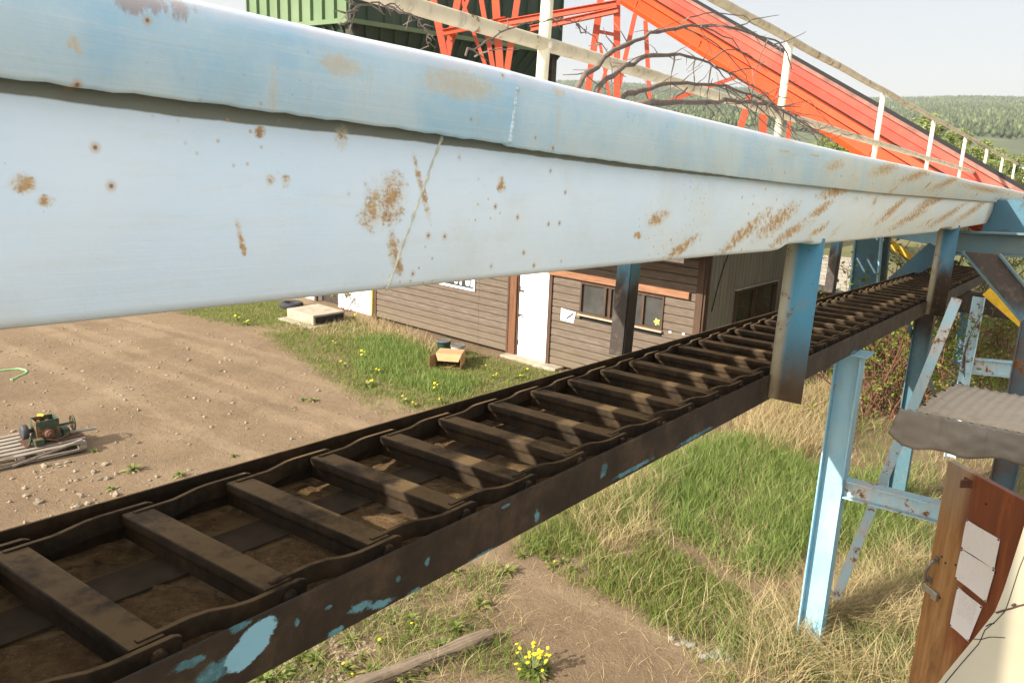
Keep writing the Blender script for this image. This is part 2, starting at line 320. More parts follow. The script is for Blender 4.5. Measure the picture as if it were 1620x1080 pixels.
# ================================================================ box girder with walkway rim
girder = thing('box_girder', GO, 'long pale blue box girder with rust spots crossing the photo, walkway on its top', 'girder', BF)
def vb(u): return np.interp(u, [-2.5, 1.4, 3.3, 4.30, 4.42, 4.49, 4.55, 5.02, 5.08, 9.45, 9.65, 9.75, 9.85, 10.6, 10.7, 14.2], [-.295, -.305, -.315, -.327, -.324, -.312, -.300, -.300, -.318, -.342, -.338, -.322, -.308, -.308, -.335, -.308])
mb = MB(); us = sorted(list(np.linspace(-2.5, 14.0, 34))+[4.30, 4.37, 4.42, 4.46, 4.49, 4.52, 4.55, 5.02, 5.05, 5.08, 9.55, 9.65, 9.7, 9.75, 9.8, 9.85, 10.6, 10.65, 10.7])
NP = None
for u in us:
    b = vb(u); P = [(-1.36, .235)]; r = .022
    for a in np.linspace(0, math.pi/2, 7): P.append((-1.36-r+r*math.cos(a), b+r-r*math.sin(a)))
    for a in np.linspace(math.pi/2, math.pi, 5): P.append((-2.57+r+r*math.cos(a), b+r-r*math.sin(a)))
    P.append((-2.57, .235)); NP = len(P)
    k = max(0, u-13)/1.0
    mb.v += [tuple(F(u+k*1.7*(v-b)/(.235-b), w, v)) for w, v in P]
n = len(us)
mb.f = [(i*NP+j, i*NP+(j+1) % NP, (i+1)*NP+(j+1) % NP, (i+1)*NP+j) for i in range(n-1) for j in range(NP)]
mb.f += [tuple(range(NP)), tuple(range((n-1)*NP, n*NP))]; mb.m = [0]*len(mb.f)
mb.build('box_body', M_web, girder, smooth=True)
UWELD = uwv(PW(806, 226, -1.33))[0]
def rim_low(u): return np.interp(u, [-2.5, .58, 1.24, UWELD-.01, UWELD+.01, 2.57, 4.3, 6.6, 13, 30], [.084, .0806, .0756, .0655, .0585, .047, .0266, .013, .012, .012])
mb = MB(); us = list(np.arange(-2.5, 6, .035))+[UWELD-.012, UWELD+.012]+list(np.arange(6, 30.1, .5)); us.sort()
for i, u in enumerate(us):
    amp = .0012 if u < 4 else .0007
    lo = rim_low(u)+amp*(math.sin(u*41)+.9*math.sin(u*97+1)+.6*math.sin(u*13+2))*(1 if u < UWELD else .6)
    tp = .250+.004*math.sin(u*.9)+(.006*math.exp(-((u-UWELD+.15)/.35)**2)); r = .042; P = [(-1.362, lo+.004), (-1.345, lo-.001), (-1.334, lo), (-1.33, lo+.006)]
    bul = .004*math.exp(-((u-UWELD)/.03)**2)
    for a in np.linspace(0, math.pi/2, 7): P.append((-1.33+bul-r+r*math.cos(a), tp-r+r*math.sin(a)))
    P += [(-1.9, tp+.002), (-2.57, tp), (-2.60, tp-.02), (-2.60, lo), (-2.573, lo), (-2.573, .225), (-1.37, .225)]; NP = len(P)
    mb.v += [tuple(F(u, w, v)) for w, v in P]
n = len(us); mb.f = [(i*NP+j, i*NP+(j+1) % NP, (i+1)*NP+(j+1) % NP, (i+1)*NP+j) for i in range(n-1) for j in range(NP)]
mb.f += [tuple(range(NP)), tuple(range((n-1)*NP, n*NP))]; mb.m = [0]*len(mb.f)
mb.build('rim', M_rim, girder, smooth=True)
def seam(px0, px1, w, r, bulge=.3):
    a, b = PW(*px0, w), PW(*px1, w); pts = [a+(b-a)*t+U*.0013*math.sin(t*23)+U*.0008*math.sin(t*71) for t in np.linspace(0, 1, 40)]
    rr = [r*(1+bulge*math.sin(i*1.9)+bulge*.6*math.sin(i*.7)) for i in range(40)]
    return MB().tube(pts, rr, 6)
seam((699, 214), (611, 459), -1.361, .0045).build('weld_seam', M_weld, girder, smooth=True)
seam((806, 226), (818, 138), -1.329, .0055).build('weld_seam', plain('painted_weld', (.52, .66, .70), .5, .25, 30), girder, smooth=True)
# added unseen strip behind the girder, shades the far side of the trough
blocker = MB(); blocker.box(F(12, -3.28, .25), U, W, V, 26, .06, .46); [blocker.box(F(u, -2.91, .12), U, W, V, .06, .66, .05) for u in range(1, 24, 3)]
tag(blocker.build('shade_strip', M_darkbrown, frame=BF), 'added dark steel strip hidden along the back of the girder to shade the trough', 'light blocker')
# ---------------------------------------------------------------- guard rail
rail = thing('guard_rail', F(7, -2.35, .25), 'cream painted pipe railing standing along the back of the girder top', 'railing', BF)
POSTU = [3.50+3.64*i for i in range(-1, 8)]
for u in POSTU:
    m = MB(); m.tube([F(u, -2.35, .25), F(u, -2.35, 1.19)], .031, 14); m.lathe(F(u, -2.35, .25), V, [(.06, 0), (.06, .008), (.034, .01)], 14)
    m.lathe(F(u, -2.35, .585), V, [(.036, 0), (.041, .015), (.036, .03)], 12); m.build('post', M_cream, rail, smooth=True)
MB().tube([F(u, -2.35, 1.205+.004*math.sin(u*3)) for u in np.arange(-2.5, 30, .4)], .033, 14).build('top_rail', M_creamtop, rail, smooth=True)
MB().tube([F(u, -2.35+.004*math.sin(u*2), .605+.003*math.sin(u*1.7)) for u in np.arange(-2.5, 30, .4)], .034, 14).build('mid_rail', M_creamtop, rail, smooth=True)
# ---------------------------------------------------------------- hangers (channel posts from girder to trough)
def near_hanger(u, vt, vbm, label, dark=None):
    m = MB(); w0, w1 = -1.575, -1.345; vt2 = vt-.012
    prof = []; t = .012; r = .035; d = .11
    out = [(d, 0)]+[(r-r*math.sin(a), r-r*math.cos(a)) for a in np.linspace(0, math.pi/2, 5)]+[(0, w1-w0)]
    inn = [(t, w1-w0), (t, r)]+[(r-(r-t)*math.sin(a), r-(r-t)*math.cos(a)) for a in np.linspace(math.pi/2, 0, 5)][1:]+[(d, t)]
    P = out+inn; k = len(P)
    A = [T(u+p, w0+q, vbm) for p, q in P]; B = [F(u+p, w0+q, vt) for p, q in P]
    m.add(A+B, [(i, (i+1) % k, k+(i+1) % k, k+i) for i in range(k)]+[tuple(range(k)), tuple(range(k, 2*k))])
    return tag(m.build('hanger_post', dark or M_hang, smooth=True, frame=BF, origin=F(u, -1.46, vbm+.6)), label, 'hanger', 'hanger posts between girder and conveyor trough')
near_hanger(5.22, -.285, -1.30, 'large blue hanger post with beige left edge, nearest of those outside the trough')
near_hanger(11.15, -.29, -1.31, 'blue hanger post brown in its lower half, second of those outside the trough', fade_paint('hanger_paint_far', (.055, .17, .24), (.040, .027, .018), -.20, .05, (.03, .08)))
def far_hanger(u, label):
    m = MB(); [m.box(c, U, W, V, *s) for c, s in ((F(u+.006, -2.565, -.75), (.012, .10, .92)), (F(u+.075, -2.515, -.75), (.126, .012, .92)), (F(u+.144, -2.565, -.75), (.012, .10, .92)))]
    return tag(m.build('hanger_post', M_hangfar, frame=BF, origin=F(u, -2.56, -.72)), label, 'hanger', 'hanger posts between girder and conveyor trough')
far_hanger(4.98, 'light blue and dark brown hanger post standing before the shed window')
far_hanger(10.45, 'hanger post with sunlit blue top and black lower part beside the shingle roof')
# ---------------------------------------------------------------- trough
TE = 21.0
trough = thing('conveyor_trough', T(6, -2.02, -1.33), 'long dark rusty steel conveyor trough hanging under the girder, blue paint flakes on its side', 'trough', BF)
def channel(w, sgn, mat):
    m = MB(); t = .011; d = .065
    for a, b, c, e in ((-1.149, -1.321, 0, t), (-1.321+t, -1.321, t, d)):
        m.hexa([T(u, w+sgn*q, v) for v in (b, a) for u, q in ((-1.5, c), (TE, c), (TE, e), (-1.5, e))])
    return m.build('side_channel', mat, trough, bevel=.003)
channel(-1.56, -1, M_chan); channel(-2.49, 1, M_steel)
MB().hexa([T(u, w, v) for v in (-1.298, -1.29) for u, w in ((-1.5, -2.47), (TE, -2.47), (TE, -1.58), (-1.5, -1.58))]).build('floor_pan', M_steel, trough)
m = MB(); [m.hexa([T(u, w, v) for v in (-1.289, -1.281) for u, w in ((a, -2.26), (a+3.9, -2.26), (a+3.9, -2.10), (a, -2.10))]) for a in np.arange(-1.5, TE-3.9, 3.91)]
m.build('wear_plate', plain('dusty_wear_plate', (.055, .037, .019), .85, .35, 10), trough)
# dirt heaped between the flights
us = np.arange(-.6, 17, .03); ws = np.linspace(-2.46, -1.60, 30); A, B = np.meshgrid(us, ws, indexing='ij')
h = -1.296+.004*np.sin(A*40)+RNG.normal(0, .0045, A.shape)
for c, s, p in ((-1.86, .17, .040), (-2.40, .06, .012)): h += p*np.exp(-((B-c)/s)**2)*(0.75+.35*np.sin(A*16.1+c*3)+.25*np.sin(A*7.3))
h = np.minimum(h, -1.245); P = CAM+A[..., None]*U+B[..., None]*W+(h-.0085*(A-1))[..., None]*V; nu, nw = A.shape
idx = np.arange(nu*nw).reshape(nu, nw); q = np.stack([idx[:-1, :-1], idx[1:, :-1], idx[1:, 1:], idx[:-1, 1:]], -1).reshape(-1, 4)
me = fast_mesh('spilled_dirt', P.reshape(-1, 3), q.ravel(), [4]*len(q), M_dirtpile); o = bpy.data.objects.new('spilled_dirt', me); COL.objects.link(o)
tag(o, 'loose brown dirt and gravel lying in the conveyor trough between the flights', 'dirt', kind='stuff')
# ---------------------------------------------------------------- drag chain
chain = thing('drag_chain', T(6, -2.02, -1.25), 'dark scraper chain with cross flights lying in the conveyor trough', 'drag chain', BF)
N0, N1 = -3, 48; PITCH = .39
VT = -1.162
pf = [(0, -.004), (.004, 0), (.094, 0), (.096, -.003), (.096, -.014), (.094, -.017), (.024, -.017), (.024, -.088), (.012, -.088), (.010, -.045), (.003, -.037), (.0, -.028)]
fl0 = None; lk = {}; pn = {}
for i in range(N0, N1):
    u0 = .935+PITCH*i
    m = MB(); m.prism(pf, T(u0, -2.385, VT), T(u0, -1.672, VT), U, V); o = m.build('flight', M_steel, chain, bevel=.002)
    if i % 7 == 3: o.rotation_euler = (0, 0, .0)
    for side, wi, wo in ((1, -1.700, -1.658), (-1, -2.357, -2.399)):
        m = MB(); t = .017*side; path = [(-.02, wi), (.12, wi), (.17, wi+(wo-wi)*.25), (.23, wi+(wo-wi)*.8), (.28, wo), (.44, wo), (.462, wo)]
        hh = [(-.058, .0), (-.058, .002), (-.056, .004), (-.06, .001), (-.062, 0), (-.062, 0), (-.052, -.008)]
        A = []
        for (p, w), (lo, hi) in zip(path, hh):
            for dw, v in ((0, lo), (0, hi), (t, hi), (t, lo)): A.append(T(u0+.05+p, w+dw, VT+.006+v))
        k = len(path); fs = [(4*a+b, 4*a+(b+1) % 4, 4*(a+1)+(b+1) % 4, 4*(a+1)+b) for a in range(k-1) for b in range(4)]+[(0, 1, 2, 3), tuple(range(4*k-4, 4*k))]
        m.add(A, fs); o = m.build('link', M_steel, chain, bevel=.003)
        MB().lathe(T(u0+.05+PITCH+.005, wo+t, VT-.030), W*side, [(.024, 0), (.024, .008), (.020, .014), (.008, .017)], 14).build('pin', M_steel, o, smooth=True)
# unseen box added out of frame to shade the near end of the trough
m = MB(); m.hexa([T(u, w, v) for v, k in ((-1.10, 0), (-.33, .65)) for u, w in ((-1.6, -2.5-k), (.22, -2.5-k), (.22, -1.6), (-1.6, -1.6))])
tag(m.build('shade_box', M_darkbrown, frame=BF), 'added dark steel box, out of view, shading the near end of the trough', 'hopper')
# ================================================================ steel supports under the trough
def ibeam(m, p0, p1, wdir, depth, flange, t=.014):   # web in the plane of (axis, wdir); flanges across it
    p0, p1 = np.asarray(p0), np.asarray(p1); a = nrm(p1-p0); b = nrm(wdir-a*np.dot(wdir, a)); c = np.cross(a, b)
    m.bar(p0, p1, b, depth-2*t, t)
    for s in (-1, 1): m.bar(p0+b*s*(depth/2-t/2), p1+b*s*(depth/2-t/2), b, t, flange)
    return m
def steel(name, m, mat, label, cat, group=None, bevel=.003): return tag(m.build(name, mat, frame=HF, bevel=bevel), label, cat, group)
def ground_under(u, w): p = F(u, w, 0); return np.array([p[0], p[1], 0.])
BC = G(1279, 1022); topz = T(7.7, -1.6, -1.33)[2]
colm = thing('steel_column', BC, 'sky blue steel column standing in the tall grass under the trough, cross beam halfway up', 'column', HF, 'steel columns under the conveyor')
m = ibeam(MB(), BC-Z*.1, BC+Z*(topz-.012), W, .225, .18); m.build('shaft', M_blue, colm, bevel=.003)
m = MB(); m.box(BC+Z*(topz-.006), UH, W, Z, .26, .34, .012); m.build('cap_plate', M_blue, colm)
m = MB(); m.box(BC+Z*.01, UH, W, Z, .34, .38, .02); m.build('base_plate', M_bluerust, colm)
zb = vb0 = plane(1335, 770, BC, UH)[2]
xb = MB(); ibeam(xb, BC+W*.1145+Z*zb, BC+W*2.6+Z*zb, Z, .17, .14, .012)
steel('cross_beam', xb, M_bluerust, 'rust streaked pale blue cross beam running from the grass column to behind the wooden door', 'beam')
a = G(1322, 945); b = PW(1512, 478, -1.5)
a, b = PU(1322, 945, 8.25), PU(1514, 472, 8.25); steel('brace_bar', MB().bar(a, b, W, .088, .012), M_bluerust, 'pale blue flat brace with pink rust, rising from the grass toward the far trough', 'brace')
def col_at(px, w, label, mat, zt=None):
    p = PW(*px, w); zt = zt or p[2]; b = np.array([p[0], p[1], 0]); m = ibeam(MB(), b-Z*.1, b+Z*zt, W, .22, .18)
    return steel('steel_column', m, mat, label, 'column', 'steel columns under the conveyor')
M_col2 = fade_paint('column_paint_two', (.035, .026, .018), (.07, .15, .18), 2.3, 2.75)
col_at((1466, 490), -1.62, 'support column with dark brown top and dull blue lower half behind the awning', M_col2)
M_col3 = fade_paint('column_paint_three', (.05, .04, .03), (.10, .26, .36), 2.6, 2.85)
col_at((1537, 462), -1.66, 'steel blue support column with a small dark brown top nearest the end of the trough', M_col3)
p0, p1 = PW(1437, 515, -1.75), PW(1480, 628, -1.75)
steel('brace_bar', MB().bar(p0, p1, W, .02, .10), M_tealgrey, 'grey green brace crossing behind the dark brown column', 'brace')
p0 = PU(1549, 470, 14.5); b = np.array([p0[0], p0[1], 0])  # separate shaft in pale flaking paint, added as the neighbouring column's sunlit face
steel('steel_column', ibeam(MB(), b-Z*.1, b+Z*p0[2], W, .17, .12), painted('flaking_sunlit_blue', (.46, .66, .74), (.52, .66, .70), .55, 7, .5, .3), 'flaking white and blue shaft added as the sunlit face of the steel blue column', 'column', 'steel columns under the conveyor')
p0, p1 = PU(1528, 577, 14.6), PU(1640, 588, 14.6)
steel('cross_beam', ibeam(MB(), p0, p1, Z, .24, .16), M_bluerust, 'pale blue cross beam among the shrubs with dappled sun', 'beam')
p0 = PU(1638, 508, 9.6); b = np.array([p0[0], p0[1], 0])
steel('steel_column', ibeam(MB(), b-Z*.1, b+Z*p0[2], W, .24, .2), painted('brown_blue', (.12, .08, .05), (.06, .18, .25), .5, 3, .6, .4), 'rust brown and blue column at the right edge behind the awning', 'column', 'steel columns under the conveyor')
# ---------------------------------------------------------------- head frame at the far end
def slab(name, corners, thick, n, mat, label, cat, bevel=.004):
    c = [np.asarray(p) for p in corners]; m = MB(); m.hexa([p+n*thick for p in c]+c)
    return tag(m.build(name, mat, frame=HF, bevel=bevel), label, cat)
q = lambda x, y, u: PU(x, y, u)
hp = thing('head_frame_post', np.array([*PU(1368, 470, 16.5)[:2], 0]), 'broad steel blue post with sun stripes left of the far trough', 'post', HF)
def chan_face(par, cs, u, mat, lip=.03):
    c = [q(x, y, u) for x, y in cs]; MB().hexa([p+UH*.02 for p in c]+c).build('plate', mat, par)
    for i, j in ((0, 3), (1, 2)):
        a, b = c[i], c[j]; MB().bar(a, b, W, .03, .16).build('flange', M_blue, par)
chan_face(hp, [(1344, 472), (1388, 455), (1396, 360), (1355, 365)], 16.5, M_teal)
steel('head_frame_post', MB().bar(q(1392, 470, 17), q(1404, 350, 17), W, .16, .16), M_tealgrey, 'narrow grey green post right behind the sun striped one', 'post')
slab('head_frame_brace', [q(1390, 453, 15.8), q(1395, 474, 15.8), q(1500, 402, 15.8), q(1470, 384, 15.8)], .03, UH, M_teal, 'dark teal diagonal brace plate rising right from the striped post', 'brace')
slab('head_frame_beam', [q(1418, 377, 17), q(1500, 392, 17), q(1500, 362, 17), q(1418, 360, 17)], .12, UH, M_blue, 'pale blue beam with a sunlit patch under the girder end', 'beam')
hb = thing('head_frame_beam', q(1570, 400, 13), 'weathered teal grey beam crossing below the cut end of the girder', 'beam', HF)
for nm, y0, y1, th in (('web', 366, 398, .02), ('flange', 363.5, 366, .18), ('flange', 398, 401, .18)):
    c = [q(1508, y0+1+(y1-y0), 13), q(1650, y0+6+(y1-y0), 13), q(1650, y0+6, 13), q(1508, y0+1, 13)]
    MB().hexa([p-UH*(th-.02) for p in c]+[p+UH*.02 for p in c]).build(nm, M_tealgrey, hb, bevel=.003)
slab('bearing_box', [q(1552, 366, 14.6), q(1660, 374, 14.6), q(1660, 318, 14.6), q(1566, 316, 14.6)], .5, UH, M_teal, 'dull blue steel box butting against the cut girder end', 'box')
db = thing('head_frame_brace', np.array([*q(1600, 520, 11.2)[:2], 2.2]), 'heavy blue and brown diagonal brace at right below the teal grey beam', 'brace', HF)
c = [q(1625, 518, 11.2), q(1700, 548, 11.2), q(1581, 402, 11.2), q(1523, 398, 11.2)]
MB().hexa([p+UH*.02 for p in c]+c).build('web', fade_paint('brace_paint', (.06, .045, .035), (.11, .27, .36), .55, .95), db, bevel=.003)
for i, j in ((0, 3), (1, 2)): MB().bar(c[i], c[j], W, .025, .15).build('flange', M_tealgrey, db, bevel=.003)
slab('head_frame_beam', [q(1505, 492, 15.4), q(1640, 512, 15.4), q(1640, 478, 15.4), q(1505, 460, 15.4)], .25, UH, M_darkbrown, 'soot brown beam in shadow below the far end of the trough', 'beam')
yp = plain('yellow_paint', (.78, .48, .03), .5, .2)
steel('yellow_rail', MB().bar(PU(1392, 372, 21), PU(1450, 416, 21), V, .16, .05), yp, 'bright yellow rail seen between the striped post and the teal brace', 'rail')
steel('yellow_rail', MB().bar(PU(1560, 461, 13.8), PU(1660, 548, 13.8), V, .13, .05), yp, 'yellow orange rail sloping down right under the soot brown beam', 'rail')
gw = thing('grating_walkway', F(17, -4, .25), 'steel grating platform hidden beyond the girder, striping the posts below with sun', 'platform', HF)
m = MB(); [m.box(F(18, -5.45+i*.19, .27), UH, W, Z, 11, .155, .012) for i in range(15)]; [m.box(F(12.9+i*1.15, -4.1, .30), UH, W, Z, .62, 2.85, .012) for i in range(10)]; m.box(F(18, -2.56, .2), UH, W, Z, 12, .08, .2); m.box(F(18, -5.5, .2), UH, W, Z, 12, .08, .2); m.build('grating', M_darkbrown, gw)
for u_ in (12.6, 18, 23.4): MB().bar(F(u_, -2.5, -.2), F(u_, -5.4, .18), U, .1, .1).build('bracket', M_darkbrown, gw)
# ================================================================ wooden shed
SO = G(866, 578); hd = math.radians(131); SD = np.array([math.sin(hd), math.cos(hd), 0]); SN = np.array([-SD[1], SD[0], 0])
if SN.dot(CAM-SO) < 0: SN = -SN
SF = (SD, -SN, Z)
def P(s, n, z): return SO+s*SD+n*SN+z*Z
def siding_mat():
    k = NT('weathered_siding'); x, y, z = k.sep(); fl = k.m('FLOOR', k.m('DIVIDE', z, .155))
    wn = k.n('ShaderNodeTexWhiteNoise', noise_dimensions='1D'); k.l(fl, wn.inputs['W'])
    n = k.noise(3, 6, .7, stretch=(1, 1, 9)); f = k.noise(22, 5, .7, stretch=(.25, 1, 3))
    col = k.ramp(n, [(.3, (.092, .070, .053)), (.5, (.140, .110, .083)), (.7, (.19, .155, .12))])
    col = k.mix(k.m('MULTIPLY', k.step(f, .5, .75), .6), col, (.060, .038, .024))
    col = k.mix(k.m('MULTIPLY', wn.outputs[0], .45), col, (.115, .085, .06)); low = k.m('SUBTRACT', 1, k.step(k.m('ADD', z, k.m('MULTIPLY', k.noise(4), .5)), .3, .9))
    col = k.mix(k.m('MULTIPLY', low, .6), col, (.15, .115, .075)); kn = k.voro(3.3); col = k.mix(k.step(k.m('SUBTRACT', .06, kn), 0, .04), col, (.06, .035, .02))
    k.bump(f, .3, .004); return k.done(col, .85, 0, .2)
def planks_mat(name, a, b, d, grain=(9, 9, .5), sc=3, rough=.75):
    k = NT(name); n = k.noise(sc, 7, .7, stretch=grain, dist=.6); f = k.noise(sc*7, 5, .7, stretch=grain)
    c = k.ramp(n, [(.3, d), (.5, a), (.7, b)]); c = k.mix(k.m('MULTIPLY', k.step(f, .5, .72), .5), c, d); k.bump(f, .3, .003); return k.done(c, rough, 0, .3)
M_side = siding_mat(); M_trim = planks_mat('brown_trim', (.075, .042, .025), (.105, .06, .035), (.035, .02, .013))
M_redtrim = planks_mat('red_brown_trim', (.15, .065, .03), (.20, .095, .045), (.08, .035, .02))
M_header = planks_mat('orange_header', (.27, .13, .068), (.33, .18, .10), (.15, .065, .032), grain=(.6, 4, 6), sc=4)
M_white = plain('white_door_paint', (.82, .82, .80), .45, .04, 3); M_conc = plain('pale_concrete', (.33, .285, .21), .9, .25, 5, bump=.5)
M_dark = plain('dark_void', (.02, .018, .016), .9, .3)
def glass(name, col, rough=.12): return plain(name, col, rough, .35, 2.5, spec=.6, bump=.04, bs=6)
M_glass = glass('dusty_window', (.055, .055, .052)); M_glass2 = glass('window_pane', (.05, .045, .03), .06)
sL, sR, dep, eav = -5.75, 3.5, 4.0, 2.88
shed = thing('wooden_shed', P(0, -dep/2, 0), 'brown lap sided wooden shed with white door and long window', 'shed', SF)
m = MB(); nb = 18; bh = .155; g2 = .03
openings = [(-.93, .0, .0, 2.06), (.79, 2.74, 1.29, 1.94)]
for i in range(nb):
    z0, z1 = i*bh+.06, (i+1)*bh+.075; segs = [(sL, sR)]
    for a, b, c, d in openings:
        if z0 < d-.02 and z1 > c+.02: segs = [t for (s, e) in segs for t in ((s, min(e, a)), (max(s, b), e)) if t[1]-t[0] > .01]
    for s, e in segs:
        for jx in np.arange(s, e, 3.7): # board lengths
            e2 = min(jx+3.7-.006, e); m.prism([(-.02, z0+g2), (.012, z0+g2-.012), (.026, z0+g2+.006), (.026, z1-.02), (.012, z1-.004), (-.02, z1-.012)], P(jx, 0, 0), P(e2, 0, 0), SN, Z)
m.build('siding', M_side, shed)
m = MB(); m.hexa([P(s, n, z) for z in (.05, eav+.12) for s, n in ((sL+.02, -.03), (sR-.02, -.03), (sR-.02, -.10), (sL+.02, -.10))]); m.build('wall_core', M_dark, shed)
def grey_boards():
    k = NT('grey_green_boards'); x, y, z = k.sep(); fl = k.m('FLOOR', k.m('DIVIDE', y, .14)); wn = k.n('ShaderNodeTexWhiteNoise', noise_dimensions='1D'); k.l(fl, wn.inputs['W'])
    fr = k.m('FRACT', k.m('DIVIDE', y, .14)); gap = k.m('LESS_THAN', fr, .06)
    c = k.ramp(k.noise(4, 6, .7, stretch=(4, 4, .4)), [(.3, (.20, .19, .15)), (.7, (.33, .31, .245))]); c = k.mix(k.m('MULTIPLY', wn.outputs[0], .3), c, (.14, .13, .10))
    c = k.mix(gap, c, (.04, .038, .03)); return k.done(c, .85, 0, .2)
m = MB(); m.hexa([P(s, n, z) for z in (.0, eav+1.3) for s, n in ((sR, -.012), (sR+.03, -.012), (sR+.03, -dep), (sR, -dep))]); m.build('end_wall', grey_boards(), shed)
m = MB(); m.hexa([P(s, n, z) for z in (0, eav+.5) for s, n in ((sL-.03, -.02), (sL, -.02), (sL, -dep), (sL-.03, -dep))]); m.hexa([P(s, n, z) for z in (0, eav) for s, n in ((sL, -dep), (sR, -dep), (sR, -dep+.03), (sL, -dep+.03))]); m.build('back_wall', M_side, shed)
m = MB(); m.box(P(sR-.05, .028, eav/2+.06), SD, SN, Z, .14, .03, eav+.1); m.box(P(sR+.045, -.05, eav/2+.06), SD, SN, Z, .03, .13, eav+.1); m.build('corner_board', M_trim, shed, bevel=.004)
m = MB(); m.box(P(sL+.04, .028, eav/2), SD, SN, Z, .10, .03, eav); m.build('corner_board', M_trim, shed)
m = MB(); m.box(P(1.62, .055, 2.045), SD, SN, Z, 3.30, .09, .125); m.build('header_beam', M_header, shed, bevel=.004)
door = MB(); door.box(P(-.45, -.02, 1.03), SD, SN, Z, .83, .045, 2.0); dr = door.build('door', M_white, shed, bevel=.003)
m = MB(); m.lathe(P(-.78, .005, .98), SN, [(.012, 0), (.012, .05), (.028, .055), (.032, .075), (.02, .09)], 12); m.build('handle', M_darkbrown, dr, smooth=True)
m = MB(); [m.box(P(-.865, .008, z), SD, SN, Z, .05, .02, .11) for z in (.35, 1.55)]; m.build('hinge', M_darkbrown, dr)
m = MB(); m.box(P(-.8, .004, 1.50), SD, SN, Z, .12, .02, .04); m.build('latch', M_darkbrown, dr)
m = MB(); m.box(P(-1.00, .045, 1.05), SD, SN, Z, .19, .05, 2.1); m.build('door_trim', M_redtrim, shed, bevel=.004)
m = MB(); m.box(P(-1.12, .04, 1.05), SD, SN, Z, .05, .09, 2.1); m.box(P(-.885, .0, 1.05), SD, SN, Z, .03, .06, 2.08); m.build('door_trim', M_trim, shed, bevel=.003)
m = MB(); m.box(P(.02, .035, 1.05), SD, SN, Z, .09, .05, 2.1); m.build('door_trim', M_trim, shed, bevel=.004)
m = MB(); m.box(P(-.35, .12, .02), SD, SN, Z, 1.55, .32, .09); m.box(P(-.1, .18, -.10), SD, SN, Z, 2.6, .42, .16); m.build('door_step', M_conc, shed, bevel=.012)
def window(par, pt, ax, s0, s1, z0, z1, mull, nrmv, fm, gm, fr=.038, sill=True):
    w = MB(); g = lambda s, n, z: pt+ax*s+nrmv*n+Z*z
    for a, b, c, d in ((s0, s1, z1-fr, z1), (s0, s1, z0, z0+fr), (s0, s0+fr, z0+fr, z1-fr), (s1-fr, s1, z0+fr, z1-fr)):
        w.box(g((a+b)/2, .03, (c+d)/2), ax, nrmv, Z, b-a, .07, d-c)
    o = w.build('window', fm, par, bevel=.003); ed = [s0+fr]+mull+[s1-fr]
    for i in range(len(ed)-1): MB().box(g((ed[i]+ed[i+1])/2, .004, (z0+z1)/2), ax, nrmv, Z, ed[i+1]-ed[i], .008, z1-z0-2*fr).build('pane', gm, o)
    for s in mull: MB().box(g(s, .03, (z0+z1)/2), ax, nrmv, Z, .05, .06, z1-z0-2*fr-.004).build('mullion', fm, o)
    if sill: MB().box(g((s0+s1)/2, .05, z0-.018), ax, nrmv, Z, s1-s0+.04, .12, .03).build('sill', planks_mat('sill_wood', (.42, .33, .22), (.5, .4, .28), (.25, .18, .11)), o)
    return o
window(shed, P(0, -.01, 0), SD, .79, 2.74, 1.29, 1.94, [1.40, 1.52, 2.28], SN, M_trim, M_glass)
ew = window(shed, P(sR+.03, 0, 0), -SN, .0, .1, 0, .1, [], SD, M_trim, M_glass2) if False else None
q0 = plane(1163, 462, P(sR+.03, 0, 0), SD); q1 = plane(1226, 449, P(sR+.03, 0, 0), SD); q2 = plane(1160, 510, P(sR+.03, 0, 0), SD)
na, nb_ = -(q0-SO).dot(SN), -(q1-SO).dot(SN)
ew = window(shed, P(sR+.03, 0, 0), -SN, na, nb_, q0[2]-1.05, q0[2]+.02, [na+(nb_-na)*.45], SD, M_trim, M_glass2)
m = MB(); m.box(P(sR+.06, -(na+nb_)/2, q0[2]+.045), SN, SD, Z, nb_-na+.06, .06, .02); m.build('drip_cap', plain('grey_cap', (.5, .48, .42)), shed)
m = MB(); [m.hexa([P(s, n, z) for z in (.05+i*.185, .23+i*.185) for s, n in ((sR+.032, -.13), (sR+.055, -.13), (sR+.055, -.62), (sR+.032, -.62))]) for i in range(7)]; m.build('siding_return', M_side, shed)
m = MB(); m.tube([P(sR+.05, -.3-.7*t, 2.95-1.2*(1-t)**2-.0) for t in np.linspace(0, 1, 9)], .009, 6); m.build('wire', M_dark, shed)
m = MB(); rz = eav+.05; ov = 1.25
for z, t in ((0, .06),):
    m.hexa([P(sL-.4, ov, rz-.12), P(sR+.25, ov, rz-.12), P(sR+.25, -dep/2, rz+1.25), P(sL-.4, -dep/2, rz+1.25), P(sL-.4, ov, rz-.04), P(sR+.25, ov, rz-.04), P(sR+.25, -dep/2, rz+1.33), P(sL-.4, -dep/2, rz+1.33)])
    m.hexa([P(sL-.4, -dep/2, rz+1.25), P(sR+.25, -dep/2, rz+1.25), P(sR+.25, -dep-.4, rz-.1), P(sL-.4, -dep-.4, rz-.1), P(sL-.4, -dep/2, rz+1.33), P(sR+.25, -dep/2, rz+1.33), P(sR+.25, -dep-.4, rz), P(sL-.4, -dep-.4, rz)])
m.build('roof', plain('brown_roofing', (.10, .075, .06), .9, .3), shed)
